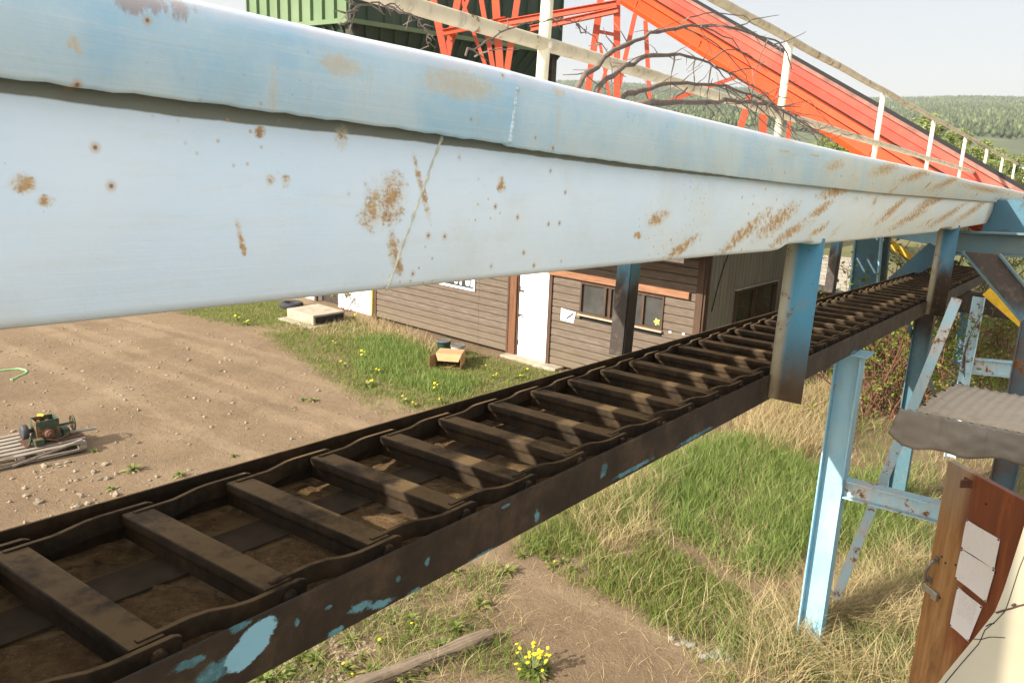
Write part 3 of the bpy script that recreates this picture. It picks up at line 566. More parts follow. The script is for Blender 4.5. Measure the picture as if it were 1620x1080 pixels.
# sign and notices on the shed wall
a = plane(752, 461, P(0, .03, 0), SN); s1 = (a-SO).dot(SD); z0 = a[2]
sg = thing('wall_sign', P(s1-.55, .03, z0), 'black sign with white frame and letters half hidden by the girder on the shed wall', 'sign', SF)
M_sign = plain('sign_white', (.85, .85, .85), .5, .03); M_sblack = plain('sign_black', (.03, .035, .035), .5, .2)
m = MB(); W_, H_ = 1.15, .5; m.box(P(s1-W_/2, .045, z0+.025), SD, SN, Z, W_, .03, .05); m.box(P(s1-W_/2, .045, z0+H_-.025), SD, SN, Z, W_, .03, .05); [m.box(P(s, .045, z0+H_/2), SD, SN, Z, .04, .03, H_-.1) for s in (s1-.02, s1-W_+.02)]; m.build('frame', M_sign, sg)
m = MB(); m.box(P(s1-W_/2, .042, z0+H_/2), SD, SN, Z, W_-.08, .012, H_-.1); m.build('panel', M_sblack, sg)
def letters(pts, s, nm='letter'):
    m = MB(); m.prism(pts, P(s, .049, z0+.09), P(s, .053, z0+.09), SD, Z); m.build(nm, M_sign, sg)
arc = [(.07+.07*math.cos(t), .06+.06*math.sin(t)) for t in np.linspace(math.pi, 2*math.pi, 8)]
letters(arc+[(.14, .3), (.0, .3)], s1-.30); letters([(0, 0), (.075, 0), (.075, .08), (.075, .3), (0, .3)], s1-.125)
letters([(0, 0), (.06, 0), (.06, .13), (.14, .13), (.14, .3), (0, .3)], s1-.48); letters(arc+[(.14, .3), (0, .3)], s1-.68)
c = [plane(x, y, P(0, .032, 0), SN) for x, y in ((887, 506), (907, 511), (911, 494), (888, 487))]
m = MB(); m.add(c+[p+SN*.004 for p in c], [(0, 1, 2, 3), (7, 6, 5, 4), (0, 4, 5, 1), (1, 5, 6, 2), (2, 6, 7, 3), (3, 7, 4, 0)])
pn = thing('paper_notice', c[0], 'torn white paper notice with a black slash pinned between the white door and the window', 'notice', SF); m.build('sheet', M_sign, pn)
a, b = plane(896, 504, P(0, .037, 0), SN), plane(907, 496, P(0, .037, 0), SN); MB().bar(a, b, Z, .035, .004).build('slash', M_sblack, pn)
m = MB(); c0 = plane(1039, 509, P(0, .006, 0), SN); k = 10; m.add([c0]+[c0+(SD*math.cos(t)+Z*math.sin(t))*(.075 if i % 2 else .045) for i, t in enumerate(np.linspace(0, 2*math.pi, k, endpoint=False))], [(0, 1+i, 1+(i+1) % k) for i in range(k)])
tag(m.build('leaf_sticker', plain('lime_yellow', (.62, .72, .10), .6, .1), frame=SF), 'lime yellow leaf shaped sticker low on the right window pane', 'sticker')
for x, y in ((1060, 525), (1081, 528), (1057, 543)):
    c0 = plane(x, y, P(0, .03, 0), SN); tag(MB().box(c0, SD, SN, Z, .05, .006, .035).build('paper_scrap', M_sign, frame=SF), 'tiny white paper scrap stuck on the shed siding below the window', 'paper scrap', 'paper scraps on the siding')
# ---------------------------------------------------------------- white building to the left of the shed
wb = thing('white_building', P(-10, -2, 0), 'white plastered building with a dark doorway left of the shed', 'building', SF)
d0 = plane(503, 485, P(0, -.15, 0), SN); d1 = plane(531, 485, P(0, -.15, 0), SN); sd0, sd1 = (d0-SO).dot(SD), (d1-SO).dot(SD)+.12
m = MB()
for s0, s_1, za, zb_ in ((-14, sd0, 0, 3), (sd1, sL-.12, 0, 3), (sd0, sd1, 2.15, 3)): m.hexa([P(s, n, z) for z in (za, zb_) for s, n in ((s0, -.35), (s_1, -.35), (s_1, -.15), (s0, -.15))])
m.build('wall', plain('white_plaster', (.78, .77, .74), .8, .08, 2), wb)
MB().hexa([P(s, n, z) for z in (0, 2.15) for s, n in ((sd0, -.34), (sd1, -.34), (sd1, -.30), (sd0, -.30))]).build('door', plain('dark_door', (.035, .028, .025), .7, .3), wb)
m = MB(); m.box(P(sd0-.05, -.13, 1.1), SD, SN, Z, .11, .06, 2.2); m.build('door_trim', M_trim, wb)
m = MB(); m.hexa([P(s, n, z) for z in (3.0, 3.12) for s, n in ((-14.3, .1), (sL-.15, .1), (sL-.15, -4.5), (-14.3, -4.5))]); m.hexa([P(s, n, z) for z in (0, 3) for s, n in ((-14, -4.3), (sL-.12, -4.3), (sL-.12, -4.1), (-14, -4.1))]); m.build('roof', plain('grey_roofing', (.2, .19, .18)), wb)
g = P(sL-.07, .02, 0); m = MB().tube([g, g+Z*2.4], .045, 10); tag(m.build('yellow_post', plain('yellow_post_paint', (.50, .38, .04), .6, .3), smooth=True), 'thin yellow post between the white wall and the shed siding', 'post')
c = G(497, 519); st = thing('concrete_step', c, 'pale concrete doorstep block with a dark side', 'step', SF)
l_, w_, h_ = 1.15, .95, .30; g = lambda s, n, z: c+SD*s+SN*n+Z*z
MB().box(g(-l_/2-.02, -w_/2+.08, .02), SD, SN, Z, l_+.25, w_+.2, .06).build('base_slab', M_conc, st, bevel=.01)
MB().hexa([g(s, n, z) for z in (.05, h_) for s, n in ((-l_, 0), (-.03, 0), (-.03, -w_), (-l_, -w_))]).build('block', M_conc, st, bevel=.02)
MB().hexa([g(s, n, z) for z in (.07, h_-.05) for s, n in ((-.05, -.06), (-.02, -.06), (-.02, -w_+.05), (-.05, -w_+.05))]).build('dark_side', M_dark, st)  # near-black panel set on the right side of the block
c = G(461, 487); m = MB(); ring = [(c+np.array([math.cos(t)*.24, math.sin(t)*.24, .09])) for t in np.linspace(0, 2*math.pi, 20)]; m.tube(ring, .085, 8, caps=False)
tag(m.build('old_tyre', plain('tyre_rubber', (.03, .03, .032), .8, .2), smooth=True), 'black tyre lying in the grass at the foot of the white wall', 'tyre')
# ---------------------------------------------------------------- pails and cardboard box
def pail(px, body, lid, label):
    c = G(*px); o = thing('pail', c, label, 'pail', None, 'pails by the shed wall')
    MB().lathe(c, Z, [(.125, 0), (.135, .02), (.15, .33), (.158, .335), (.158, .35), (.150, .352)], 22).build('body', body, o, smooth=True)
    MB().lathe(c+Z*.353, Z, [(.163, -.02), (.165, .006), (.155, .012), (.145, .004), (.02, .004)], 22).build('lid', lid, o, smooth=True)
    m = MB(); m.tube([c+Z*.30+.165*np.array([math.cos(t), math.sin(t), 0])-Z*.10*math.sin((t-3.4)/2.6*math.pi) for t in np.linspace(3.4, 6.0, 12)], .004, 5); m.build('bail', M_darkbrown, o)
M_lid = plain('dusty_black_lid', (.11, .105, .10), .35, .5, 9)
pail((702, 563), plain('green_pail', (.03, .07, .045), .4, .2), M_lid, 'dark green pail with dusty black lid, left and farther of the shed wall pair')
pail((724, 571), plain('white_pail', (.72, .72, .70), .4, .08), M_lid, 'white pail with dusty black lid, right and nearer of the shed wall pair')
c = G(709, 582); bx = thing('cardboard_box', c, 'open brown cardboard box lying on its side in the grass in front of the pails', 'box')
hx = nrm(np.array([1, -.12, 0])); hy = np.array([-hx[1], hx[0], 0]); M_cb = plain('cardboard', (.42, .25, .12), .85, .15, 4); g = lambda a, b, z: c+hx*a+hy*b+Z*z
M_cb2 = plain('cardboard_inside', (.34, .18, .08), .85, .15, 4)
w2, d2, h2 = .27, .42, .30; m = MB()
for a0, a1, b0, b1, z0_, z1_ in ((-w2, w2, 0, d2, 0, .006), (-w2, w2, 0, d2, h2, h2+.006), (-w2-.006, -w2, 0, d2, 0, h2), (w2, w2+.006, 0, d2, 0, h2), (-w2, w2, d2, d2+.006, 0, h2)):
    m.hexa([g(a, b, z) for z in (z0_, z1_) for a, b in ((a0, b0), (a1, b0), (a1, b1), (a0, b1))])
m.build('carton', M_cb, bx)
for nm, cs in (('flap', [(-w2, 0, .0), (-w2, 0, h2), (-w2-.10, -.17, h2-.02), (-w2-.10, -.17, .02)]), ('flap', [(w2, 0, 0), (w2, 0, h2), (w2+.02, -.2, h2-.01), (w2+.02, -.2, .01)]), ('flap', [(-w2, 0, h2), (w2, 0, h2), (w2-.03, -.16, h2-.11), (-w2+.08, -.16, h2-.11)])):
    cc = [g(*p) for p in cs]; nv = nrm(np.cross(cc[1]-cc[0], cc[2]-cc[0])); MB().hexa([p for p in cc]+[p+nv*.006 for p in cc]).build(nm, M_cb if cs[0][2] else M_cb2, bx)
# ---------------------------------------------------------------- pallet with the old machine
pa, pb = G(0, 744), G(139, 712); px_ = nrm(pb-pa); py_ = np.array([-px_[1], px_[0], 0]); pz = .13
g = lambda a, b, z: pb+px_*a+py_*b+Z*z
M_pal = planks_mat('grey_pallet_wood', (.27, .225, .175), (.36, .31, .25), (.10, .08, .06), grain=(.5, 8, 8), sc=5)
pal = thing('wooden_pallet', g(-.7, .5, 0), 'weathered grey wooden pallet lying on the dirt under the old machine', 'pallet', (px_, py_, Z))
PL = 1.75; PD = 1.0
for i in range(7):
    b = .02+i*(PD-.1)/6; MB().box(g(-PL/2+.06*math.sin(i*2.3), b+.04, pz), px_, py_, Z, PL, .09, .018).build('board', M_pal, pal, bevel=.003)
for b in (.04, PD/2, PD-.04):
    pass
for a in (-.05, -PL/2, -PL+.05): MB().box(g(a, PD/2, pz-.055), px_, py_, Z, .09, PD, .088).build('stringer', M_pal, pal)
for b in (.06, PD-.1): MB().box(g(-PL/2, b, .015), px_, py_, Z, PL, .09, .018).build('board', M_pal, pal)
tag(MB().bar(g(-1.0, -.02, .03), g(-.05, .05, .16), py_, .04, .03).build('loose_board', M_pal), 'thin loose board leaning along the front of the pallet', 'board')
tag(MB().bar(g(-.55, .55, .165), g(.28, .42, .165), py_, .09, .02).build('loose_board', M_pal), 'grey loose board sticking out past the right end of the pallet', 'board')
M_green = painted('machine_green', (.026, .055, .030), (.045, .075, .042), .62, 8, .6, .7); M_rust = plain('rust', (.095, .042, .022), .9, .45, 14); M_rim_ = plain('worn_wheel_iron', (.05, .05, .05), .5, .3)
mc = thing('old_machine', g(-.72, .45, .14), 'old green and rusty gearbox machine with an open top on the pallet', 'machine', (px_, py_, Z))
mx0 = -.98; zz = .14
MB().box(g(-.62, .42, zz+.012), px_, py_, Z, 1.05, .5, .02).build('base_plate', M_rust, mc)
m = MB(); x0, x1, y0, y1, z0_, z1_ = -.92, -.50, .25, .62, zz+.03, zz+.46; t = .02
for a0, a1, b0, b1 in ((x0, x1, y0, y0+t), (x0, x1, y1-t, y1), (x0, x0+t, y0+t, y1-t), (x1-t, x1, y0+t, y1-t)): m.hexa([g(a, b, z) for z in (z0_, z1_) for a, b in ((a0, b0), (a1, b0), (a1, b1), (a0, b1))])
m.hexa([g(a, b, z) for z in (z0_+.1, z0_+.12) for a, b in ((x0, y0), (x1, y0), (x1, y1), (x0, y1))]); m.build('housing', M_green, mc, bevel=.004)
m = MB(); m.lathe(g(-.86, .44, zz+.33), px_, [(.06, 0), (.11, .02), (.11, .06), (.05, .08), (.05, .16), (.09, .18), (.09, .22), (.04, .24), (.04, .3)], 16); m.build('gear', M_rust, mc, smooth=False)
m = MB(); m.lathe(g(-.71, .245, zz+.20), -py_, [(.12, 0), (.12, .03), (.09, .04), (.085, .12), (.05, .14), (.05, .17)], 18); m.build('bearing', M_rust, mc)
MB().lathe(g(-.93, .47, zz+.24), -px_, [(.04, 0), (.04, .08), (.13, .085), (.15, .10), (.15, .19), (.13, .205), (.05, .20)], 24).build('pulley', M_rim_, mc, smooth=True)
m = MB(); m.tube([g(-.5, .44, zz+.25), g(-.18, .44, zz+.25)], .025, 8); m.box(g(-.36, .44, zz+.1), px_, py_, Z, .12, .26, .16); m.build('shaft', M_green, mc)
m = MB(); cc = g(-.2, .44, zz+.25); m.tube([cc+py_*.15*math.cos(t)+Z*.15*math.sin(t) for t in np.linspace(0, 2*math.pi, 22)], .018, 6, caps=False); [m.tube([cc, cc+py_*.15*math.cos(t)+Z*.15*math.sin(t)], .012, 5) for t in (0, 1.57, 3.14, 4.71)]; m.build('hand_wheel', M_green, mc)
m = MB(); m.box(g(-.92, .17, zz+.08), px_, py_, Z, .16, .14, .12); m.bar(g(-1.1, .2, zz+.02), g(-.95, .4, zz+.2), Z, .05, .03); m.tube([g(-.8, .2, zz+.1), g(-.6, .12, zz+.06), g(-.35, .2, zz+.12)], .015, 6); m.build('bracket', M_green, mc)
m = MB(); m.lathe(g(-1.42, .2, zz+.07), nrm(px_-py_*.35), [(.05, 0), (.055, .01), (.055, .27), (.03, .28), (.03, .31)], 16); tag(m.build('grey_cylinder', plain('blue_grey_paint', (.20, .23, .27), .45, .15), smooth=True), 'blue grey steel cylinder lying on the pallet left of the machine', 'cylinder')
mc.scale = (.74, .74, .74); mc.location = Vector(g(-.42, .45, .14))
c = g(-.42, .575, zz+.350); tag(MB().rock(c, .045).build('yellow_rag', plain('yellow_rag', (.80, .68, .06), .8, .1)), 'small yellow rag on the rear rim of the green machine', 'rag')
pts = [G(x, y, .012) for x, y in ((-30, 590), (0, 586.5), (14, 584.5), (30, 583), (40, 585), (43, 588), (38, 592), (30, 595), (22, 599), (17, 600.5))]
tag(MB().tube(pts, .018, 8).build('garden_hose', plain('pale_green_hose', (.22, .46, .18), .5, .1), smooth=True), 'pale green hose end curled on the dirt at the left edge', 'hose')
# ---------------------------------------------------------------- log, chunk, sticks
a, b = G(540, 1098, .06), G(774, 1006, .07); m = MB(); k = 14; m.tube([a+(b-a)*t+np.array([0, 0, .006*math.sin(t*9)]) for t in np.linspace(0, 1, k)], [.082+.007*math.sin(i*1.3) for i in range(k)], 14)
lg = m.build('log', planks_mat('grey_log', (.20, .15, .10), (.27, .21, .15), (.085, .06, .04), grain=(.4, 7, 7), sc=4), frame=(nrm(b-a), np.cross(Z, nrm(b-a)), Z))
tag(lg, 'cracked grey log lying among weeds at the bottom edge', 'log')
MB().tube([a+(b-a)*t+np.array([.03, -.070, .044])+np.array([0, 0, .01*math.sin(t*14)]) for t in np.linspace(.02, .97, 16)], .004, 5).build('crack', M_dark, lg)
a, b = G(1070, 1014), G(1152, 1046); m = MB(); [m.rock(a+(b-a)*t+np.array([RNG.normal(0, .035), RNG.normal(0, .035), .0]), RNG.uniform(.035, .085), sq=.45) for t in np.linspace(0, 1, 11)]
tag(m.build('concrete_chunk', plain('whitish_stone', (.27, .25, .21), .9, .2, 20)), 'line of whitish broken concrete in the straw left of the blue column', 'concrete')
# ---------------------------------------------------------------- shingle roofed hut
q0, q1, q2, q3 = D(1268, 461, 20), D(1338, 466, 20), D(1366, 412, 21.4), D(1292, 405, 21.4)
def shingle():
    k = NT('pale_shingles'); b = k.n('ShaderNodeTexBrick'); k.l(k.obj, b.inputs[0]); b.inputs['Scale'].default_value = 1.0; b.inputs['Brick Width'].default_value = .33; b.inputs['Row Height'].default_value = .16; b.inputs['Mortar Size'].default_value = .008
    b.inputs['Color1'].default_value = (.47, .43, .36, 1); b.inputs['Color2'].default_value = (.36, .33, .27, 1); b.inputs['Mortar'].default_value = (.12, .10, .08, 1)
    c = k.mix(k.m('MULTIPLY', k.noise(6, 5), .4), b.outputs[0], (.30, .27, .22)); return k.done(c, .9, 0, .2)
ex = nrm(q1-q0); ez = nrm(np.cross(ex, q3-q0)); ey = np.cross(ez, ex)
hut = thing('shingle_hut', np.array([q0[0], q0[1], 0]), 'small brown hut with pale shingle roof between hanger posts', 'hut', (ex, ey, ez))
m = MB(); m.hexa([q0-ex*.1, q1, q2, q3-ex*.1, q0-ex*.1+ez*.05, q1+ez*.05, q2+ez*.05, q3-ex*.1+ez*.05]); m.build('roof', shingle(), hut)
hn = nrm(np.array([ey[0], ey[1], 0])); m = MB(); b0, b1 = q0-ex*.02+hn*.15, q1-ex*.08+hn*.15
for a_, b_ in ((b0, b1),):
    m.hexa([np.array([p[0], p[1], z]) for z in (0, b0[2]-.02) for p in (a_, b_, b_+hn*1.0, a_+hn*1.0)])
m.build('wall', planks_mat('brown_hut_wall', (.20, .10, .05), (.27, .15, .08), (.10, .05, .03)), hut)
# ================================================================ green bin and orange conveyor behind
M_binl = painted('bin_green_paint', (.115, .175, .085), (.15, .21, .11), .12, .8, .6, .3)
M_orange = painted('orange_paint', (.48, .056, .009), (.43, .048, .009), .12, .9, .45, .2)
M_redor = painted('red_orange_paint', (.42, .060, .025), (.46, .08, .03), .2, .9, .5, .25)
M_redpink = painted('faded_red_paint', (.34, .040, .020), (.36, .065, .036), .35, 1.3, .6, .3)
M_rustroof = plain('rust_brown_cover', (.21, .095, .07), .85, .35, 3)
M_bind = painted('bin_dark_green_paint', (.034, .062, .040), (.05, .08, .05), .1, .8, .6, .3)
C0 = D(553, 33, 27); L_ = (plane(395, 20, C0, SN)-C0).dot(SD); R_ = -(plane(884, 92, C0, SD)-C0).dot(SN)
binn = thing('green_bin', np.array([*(C0+SD*L_/2-SN*R_/2)[:2], 0]), 'big green ribbed steel bin with sloping bottom rising behind the girder', 'bin', SF)
g = lambda s, n, z: C0+SD*s+SN*n+Z*z
m = MB(); m.hexa([g(s, n, z) for z in (0, 6) for s, n in ((L_, 0), (0, 0), (0, -R_), (L_, -R_))])
for i in range(10):
    s = L_*i/9*.999; m.box(g(s-.05, .05, 3), SD, SN, Z, .05, .11, 6)
m.build('bin_wall', M_binl, binn)
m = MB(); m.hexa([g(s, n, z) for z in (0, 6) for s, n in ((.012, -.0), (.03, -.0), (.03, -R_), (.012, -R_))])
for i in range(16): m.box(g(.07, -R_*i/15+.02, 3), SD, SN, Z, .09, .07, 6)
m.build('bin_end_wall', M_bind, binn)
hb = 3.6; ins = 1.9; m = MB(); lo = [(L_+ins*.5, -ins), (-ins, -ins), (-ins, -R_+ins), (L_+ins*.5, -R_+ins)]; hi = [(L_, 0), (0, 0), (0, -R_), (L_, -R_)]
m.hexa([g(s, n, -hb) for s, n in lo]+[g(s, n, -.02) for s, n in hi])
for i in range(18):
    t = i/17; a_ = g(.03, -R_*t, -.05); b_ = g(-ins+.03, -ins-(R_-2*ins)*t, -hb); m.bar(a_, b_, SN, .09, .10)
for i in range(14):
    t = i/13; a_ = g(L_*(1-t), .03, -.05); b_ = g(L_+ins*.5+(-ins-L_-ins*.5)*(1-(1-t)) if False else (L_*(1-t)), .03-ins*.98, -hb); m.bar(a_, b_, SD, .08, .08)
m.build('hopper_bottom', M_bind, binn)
m = MB(); m.box(g(L_/2, .07, 0), SD, SN, Z, -L_+.3, .16, .14); m.box(g(.07, -R_/2, 0), SD, SN, Z, .16, R_, .14); m.build('rim_band', M_binl, binn)
for s, n in ((L_+.2, -.2), (-.2, -.25), (-.2, -R_+.2), (L_+.2, -R_+.2)):
    p = g(s, n, 0); MB().bar(np.array([p[0], p[1], 0]), p, SD, .3, .3).build('leg', M_darkbrown, binn)
# orange conveyor: axis rises away to the upper left
AX = nrm(ray(-60, -660)); NH = nrm(np.cross(AX, Z)); NH = NH if NH.dot(CAM-D(1340, 237, 20)) > 0 else -NH; AU = nrm(np.cross(NH, AX)); AU = AU if AU[2] > 0 else -AU
OB = D(1340, 237, 20.5); OF = (AX, NH, AU)
def onc(x, y): return (plane(x, y, OB, NH)-OB)
hts = [onc(1340, y).dot(AU) for y in (237, 200, 181.6, 158, 144)]
hts = [0]+[h-(onc(1340, y).dot(AX))*0 for h, y in zip(hts[1:], (200, 181.6, 158, 144))]
conv = thing('orange_conveyor', OB-AX*9, 'long bright orange inclined conveyor casing with rusty top', 'conveyor', OF)
A0, A1 = OB+AX*(onc(1640, 312).dot(AX)), OB+AX*26
def run(prof, name, mat, parent=conv): return MB().prism(prof, A0, A1, NH, AU).build(name, mat, parent, bevel=.006)
h1, h2, h3, h4 = hts[1:]; h3 = h3+(h4-h3)*.5
run([(0, 0), (.02, h1*.30), (.0, h1*.34), (-.04, h1-.03), (-.8, h1-.03), (-.8, 0)], 'lower_casing', M_orange)
run([(-.10, h1-.03), (-.10, h1+.02), (-.8, h1+.02), (-.8, h1-.03)], 'gap_strip', M_dark)
run([(.06, h1+.02), (.03, h2-.06), (-.8, h2-.06), (-.8, h1+.02)], 'flange_strip', M_orange)
run([(-.08, h2-.06), (-.08, h2), (-.8, h2), (-.8, h2-.06)], 'gap_strip', M_dark)
run([(.0, h2), (-.03, h2+(h3-h2)*.5), (-.01, h2+(h3-h2)*.55), (-.10, h3-.02), (-.8, h3-.02), (-.8, h2)], 'upper_casing', M_redpink)
run([(-.125, h3-.02), (-.125, h3+.0), (-.8, h3+.0), (-.8, h3-.02)], 'gap_strip', M_dark)
run([(-.07, h3+.0), (-.10, h4), (-.8, h4-.35), (-.8, h3-.3), (-.4, h3+.0)], 'cover', M_rustroof)
[MB().box(OB+AX*t+NH*-.01+AU*h1*.4, AX, NH, AU, .05, .05, h1*.75).build('stiffener', M_redor, conv) for t in np.arange(-4, 20, 3.4)]
def dbar(m, a, b, wpx, d, d2=None):
    p, q = D(*a, d), D(*b, d2 or d); wd = wpx*d/FPX; m.bar(p, q, CM[1]*0+np.cross(nrm(q-p), np.array([0, 1, 0])), wd, wd*.9)
def truss(label, bars, d, foot=True):
    t = thing('steel_trestle', np.array([*D(bars[0][1][0], bars[0][1][1], d)[:2], 0]), label, 'trestle', None)
    for a, b, w_ in bars:
        m = MB(); p, q_ = D(*a, d), D(*b, d)
        if foot and abs(a[0]-b[0]) < .45*abs(a[1]-b[1]) and w_ > 6 and q_[2] < p[2]: q_ = p+(q_-p)*((p[2])/(p[2]-q_[2]))    # legs run on down to the ground
        wd = w_*d/FPX; dr_ = nrm(q_-p); m.bar(p, q_, np.cross(dr_, [0.1, 1, 0]), wd, wd*.25); m.bar(p+np.cross(dr_, [0.1, 1, 0])*wd*.4+np.array([0, wd*.5, 0]), q_+np.cross(dr_, [.1, 1, 0])*wd*.4+np.array([0, wd*.5, 0]), np.cross(dr_, [0.1, 1, 0]), wd*.2, wd)
        m.build('truss_member', M_redor if w_ < 9 else M_orangel, t)
M_orangel = painted('trestle_orange', (.50, .075, .025), (.44, .06, .025), .2, 1, .5, .25)
truss('orange four legged trestle under the conveyor seen against the sky', [((953, -20), (929, 150), 10), ((976, -10), (976, 160), 10), ((1005, 22), (985, 110), 7), ((1021, 33), (1028, 162), 6.5), ((946, 50), (977, 56), 5), ((949, 68), (964, 152), 4.5), ((974, 66), (946, 150), 5)], 23)
truss('red trestle legs standing under the middle of the orange conveyor', [((1187, 150), (1172, 200), 10), ((1207, 160), (1207, 210), 11), ((1250, 190), (1247, 215), 7), ((1045, 165), (1100, 145), 6), ((1100, 145), (1165, 122), 6)], 21.5)
truss('orange lattice trestle standing in front of the green bin', [((680, -25), (704, 90), 10), ((729, -25), (707, 90), 10), ((749, -25), (706, 92), 5), ((757, -25), (782, 120), 7), ((782, -25), (792, 125), 11), ((822, -25), (800, 125), 9), ((729, -5), (770, 110), 5)], 24.5)
def beamw(label, a, b, w_, da, db_):
    p, q_ = D(*a, da), D(*b, db_); m = MB(); ibeam(m, p, q_, Z, w_*da/FPX, .14, .02); return tag(m.build('orange_beam', M_orange), label, 'beam')
beamw('upper orange beam running from the bin trestle to the conveyor trestle', (790, 38), (975, 6), 9, 24, 22.8)
beamw('lower orange beam running from the bin trestle to the conveyor trestle', (700, 52), (975, 14), 9, 24, 22.4) if False else None
beamw('lower orange beam between bin trestle and conveyor trestle, under its twin', (840, 46), (978, 16), 8, 23.6, 22.2)
beamw('short orange beam end pointing left before the dark green bin wall', (700, 52), (800, 32), 9, 24.3, 24.0)
# ================================================================ things beside the camera
hv = nrm(ray(500, 198)*np.array([1, 1, 0])); T0 = D(1500, 728, 4.9); DN = np.cross(Z, hv); DN = DN if DN.dot(CAM-T0) > 0 else -DN
DF = (-hv, DN, Z)
def door_wood():
    k = NT('worn_varnished_plywood'); x, y, z = k.sep(); n = k.noise(2.2, 7, .7, stretch=(5, 5, .55), dist=1.2); f = k.noise(14, 6, .7, stretch=(4, 4, .35), dist=.5)
    red = k.ramp(n, [(.3, (.085, .020, .006)), (.55, (.15, .036, .009)), (.7, (.23, .07, .017))]); tan = k.ramp(n, [(.3, (.15, .066, .022)), (.5, (.27, .135, .045)), (.7, (.36, .21, .085))])
    worn = k.m('ADD', k.m('SUBTRACT', .30, x), k.m('ADD', k.m('MULTIPLY', k.m('SUBTRACT', k.noise(3, 5, .6, stretch=(3, 3, .4)), .5), .45), k.m('MULTIPLY', k.m('SUBTRACT', -.8, z), .12)))
    c = k.mix(k.step(worn, -.05, .13), red, tan); c = k.mix(k.m('MULTIPLY', k.step(f, .5, .72), .55), c, (.09, .04, .02))
    gr = k.m('MULTIPLY', k.step(z, -.5, -.05), k.m('SUBTRACT', 1, k.step(x, .12, .26))); c = k.mix(k.m('MULTIPLY', gr, .6), c, (.24, .20, .15)); k.bump(f, .25, .003); return k.done(c, .42, 0, .45)
wd = thing('plank_door', T0, 'weathered red brown wooden door with metal pull handle and pinned papers', 'door', DF)
g = lambda s, n, z: T0-hv*s+DN*n+Z*z
MB().hexa([g(s, n, z) for z in (-2.05, 0) for s, n in ((0, 0), (1.1, 0), (1.1, -.045), (0, -.045))]).build('panel', door_wood(), wd, bevel=.004)
def dp(x, y, n=.0): return plane(x, y, g(0, n, 0), DN)
for (x, y), nm in (((1472, 935), 'hasp'),): 
    p = dp(x, y, .004); m = MB(); m.box(p, -hv, DN, Z, .13, .008, .045); m.box(p-hv*.05+DN*.012, -hv, DN, Z, .05, .016, .06); m.build(nm, plain('zinc', (.42, .41, .38), .35, .2, 20, .8), wd, bevel=.003)
a_, b_ = dp(1483, 885), dp(1471, 917); md = (a_+b_)/2+DN*.055; m = MB(); m.tube([a_, a_+DN*.03+(b_-a_)*.02, a_*.75+b_*.25+DN*.05, md, a_*.25+b_*.75+DN*.05, b_+DN*.03, b_], .010, 10); [m.box(p+DN*.003, -hv, DN, Z, .035, .006, .045) for p in (a_, b_)]
m.build('handle', plain('worn_iron', (.22, .20, .17), .35, .3, 20, .7), wd, smooth=False)
p = dp(1531, 763, .004); m = MB(); m.box(p, -hv, DN, Z, .06, .01, .05); m.box(p+DN*.03-hv*.01, -hv, DN, Z, .012, .06, .05); m.build('bracket', M_rust, wd)
m = MB(); [m.lathe(dp(x, y, .0), DN, [(.007, 0), (.006, .004)], 8) for x, y in ((1490, 880), (1496, 890), (1512, 893), (1560, 797), (1487, 945), (1575, 905))]; m.build('screw', M_dark, wd)
def paper(cs, label, kind):
    k = NT('paper_'+kind); x, y, z = k.sep()
    if kind == 'text':
        row = k.m('LESS_THAN', k.m('FRACT', k.m('MULTIPLY', z, 95)), .42); wn = k.step(k.noise(55, 2, .5, stretch=(1, 1, 3)), .42, .5); ins = k.m('MULTIPLY', k.m('LESS_THAN', k.m('ABSOLUTE', k.m('ADD', x, -.095)), .068), k.m('LESS_THAN', k.m('ABSOLUTE', k.m('ADD', z, .085)), .09))
        ink = k.m('MULTIPLY', k.m('MULTIPLY', row, wn), k.m('MULTIPLY', ins, .35))
    else:
        w1 = k.n('ShaderNodeTexWave', wave_type='BANDS'); w1.inputs['Scale'].default_value = 5; w1.inputs['Distortion'].default_value = 14; w1.inputs['Detail'].default_value = 3; w1.inputs['Detail Scale'].default_value = 2; k.l(k.obj, w1.inputs[0]); ink = k.m('MULTIPLY', k.step(w1.outputs[1], .93, .99), .10)
    c = k.mix(ink, (.62, .60, .58), (.30, .22, .20)); c = k.mix(k.m('MULTIPLY', k.step(k.noise(14, 5), .55, .75), .35), c, (.58, .53, .46))
    if kind == 'map': yb = k.m('MULTIPLY', k.step(k.noise(9, 3), .56, .66), .5); c = k.mix(yb, c, (.72, .66, .34))
    k.done(c, .6, 0, .3); cc = [dp(x, y, .004) for x, y in cs]; o = thing('paper_sheet', cc[0], label, 'paper', DF); k.bump(k.noise(8), .15, .01)
    nx = 6; vs = []; fs = []
    for i in range(nx):
        for j in range(nx):
            s, t = i/(nx-1), j/(nx-1); pnt = (cc[0]*(1-s)+cc[1]*s)*(1-t)+(cc[3]*(1-s)+cc[2]*s)*t; vs.append(pnt+DN*(.002+.003*math.sin(s*5+t*3)))
    fs = [(i*nx+j, (i+1)*nx+j, (i+1)*nx+j+1, i*nx+j+1) for i in range(nx-1) for j in range(nx-1)]; m = MB(); m.add(vs, fs); m.build('sheet', k.mat, o, smooth=True)
    m = MB(); [m.lathe(cc[i]*.94+(sum(cc)/4)*.06, DN, [(.005, 0), (.005, .006), (.002, .008)], 8) for i in range(4)]; m.build('pin', M_dark, o)
paper([(1529.5, 821), (1582, 853), (1574, 900), (1521, 866.5)], 'faded map sheet, uppermost of the papers pinned on the wooden door', 'map')
paper([(1521, 867.5), (1574, 901), (1561, 952), (1511.5, 914)], 'faded map sheet with yellow stain, pinned between the upper sheet and the typed page', 'map')
paper([(1515.5, 927), (1554, 959), (1533, 1014), (1503, 989)], 'typed page with small text rows, lowest of the papers pinned on the wooden door', 'text')
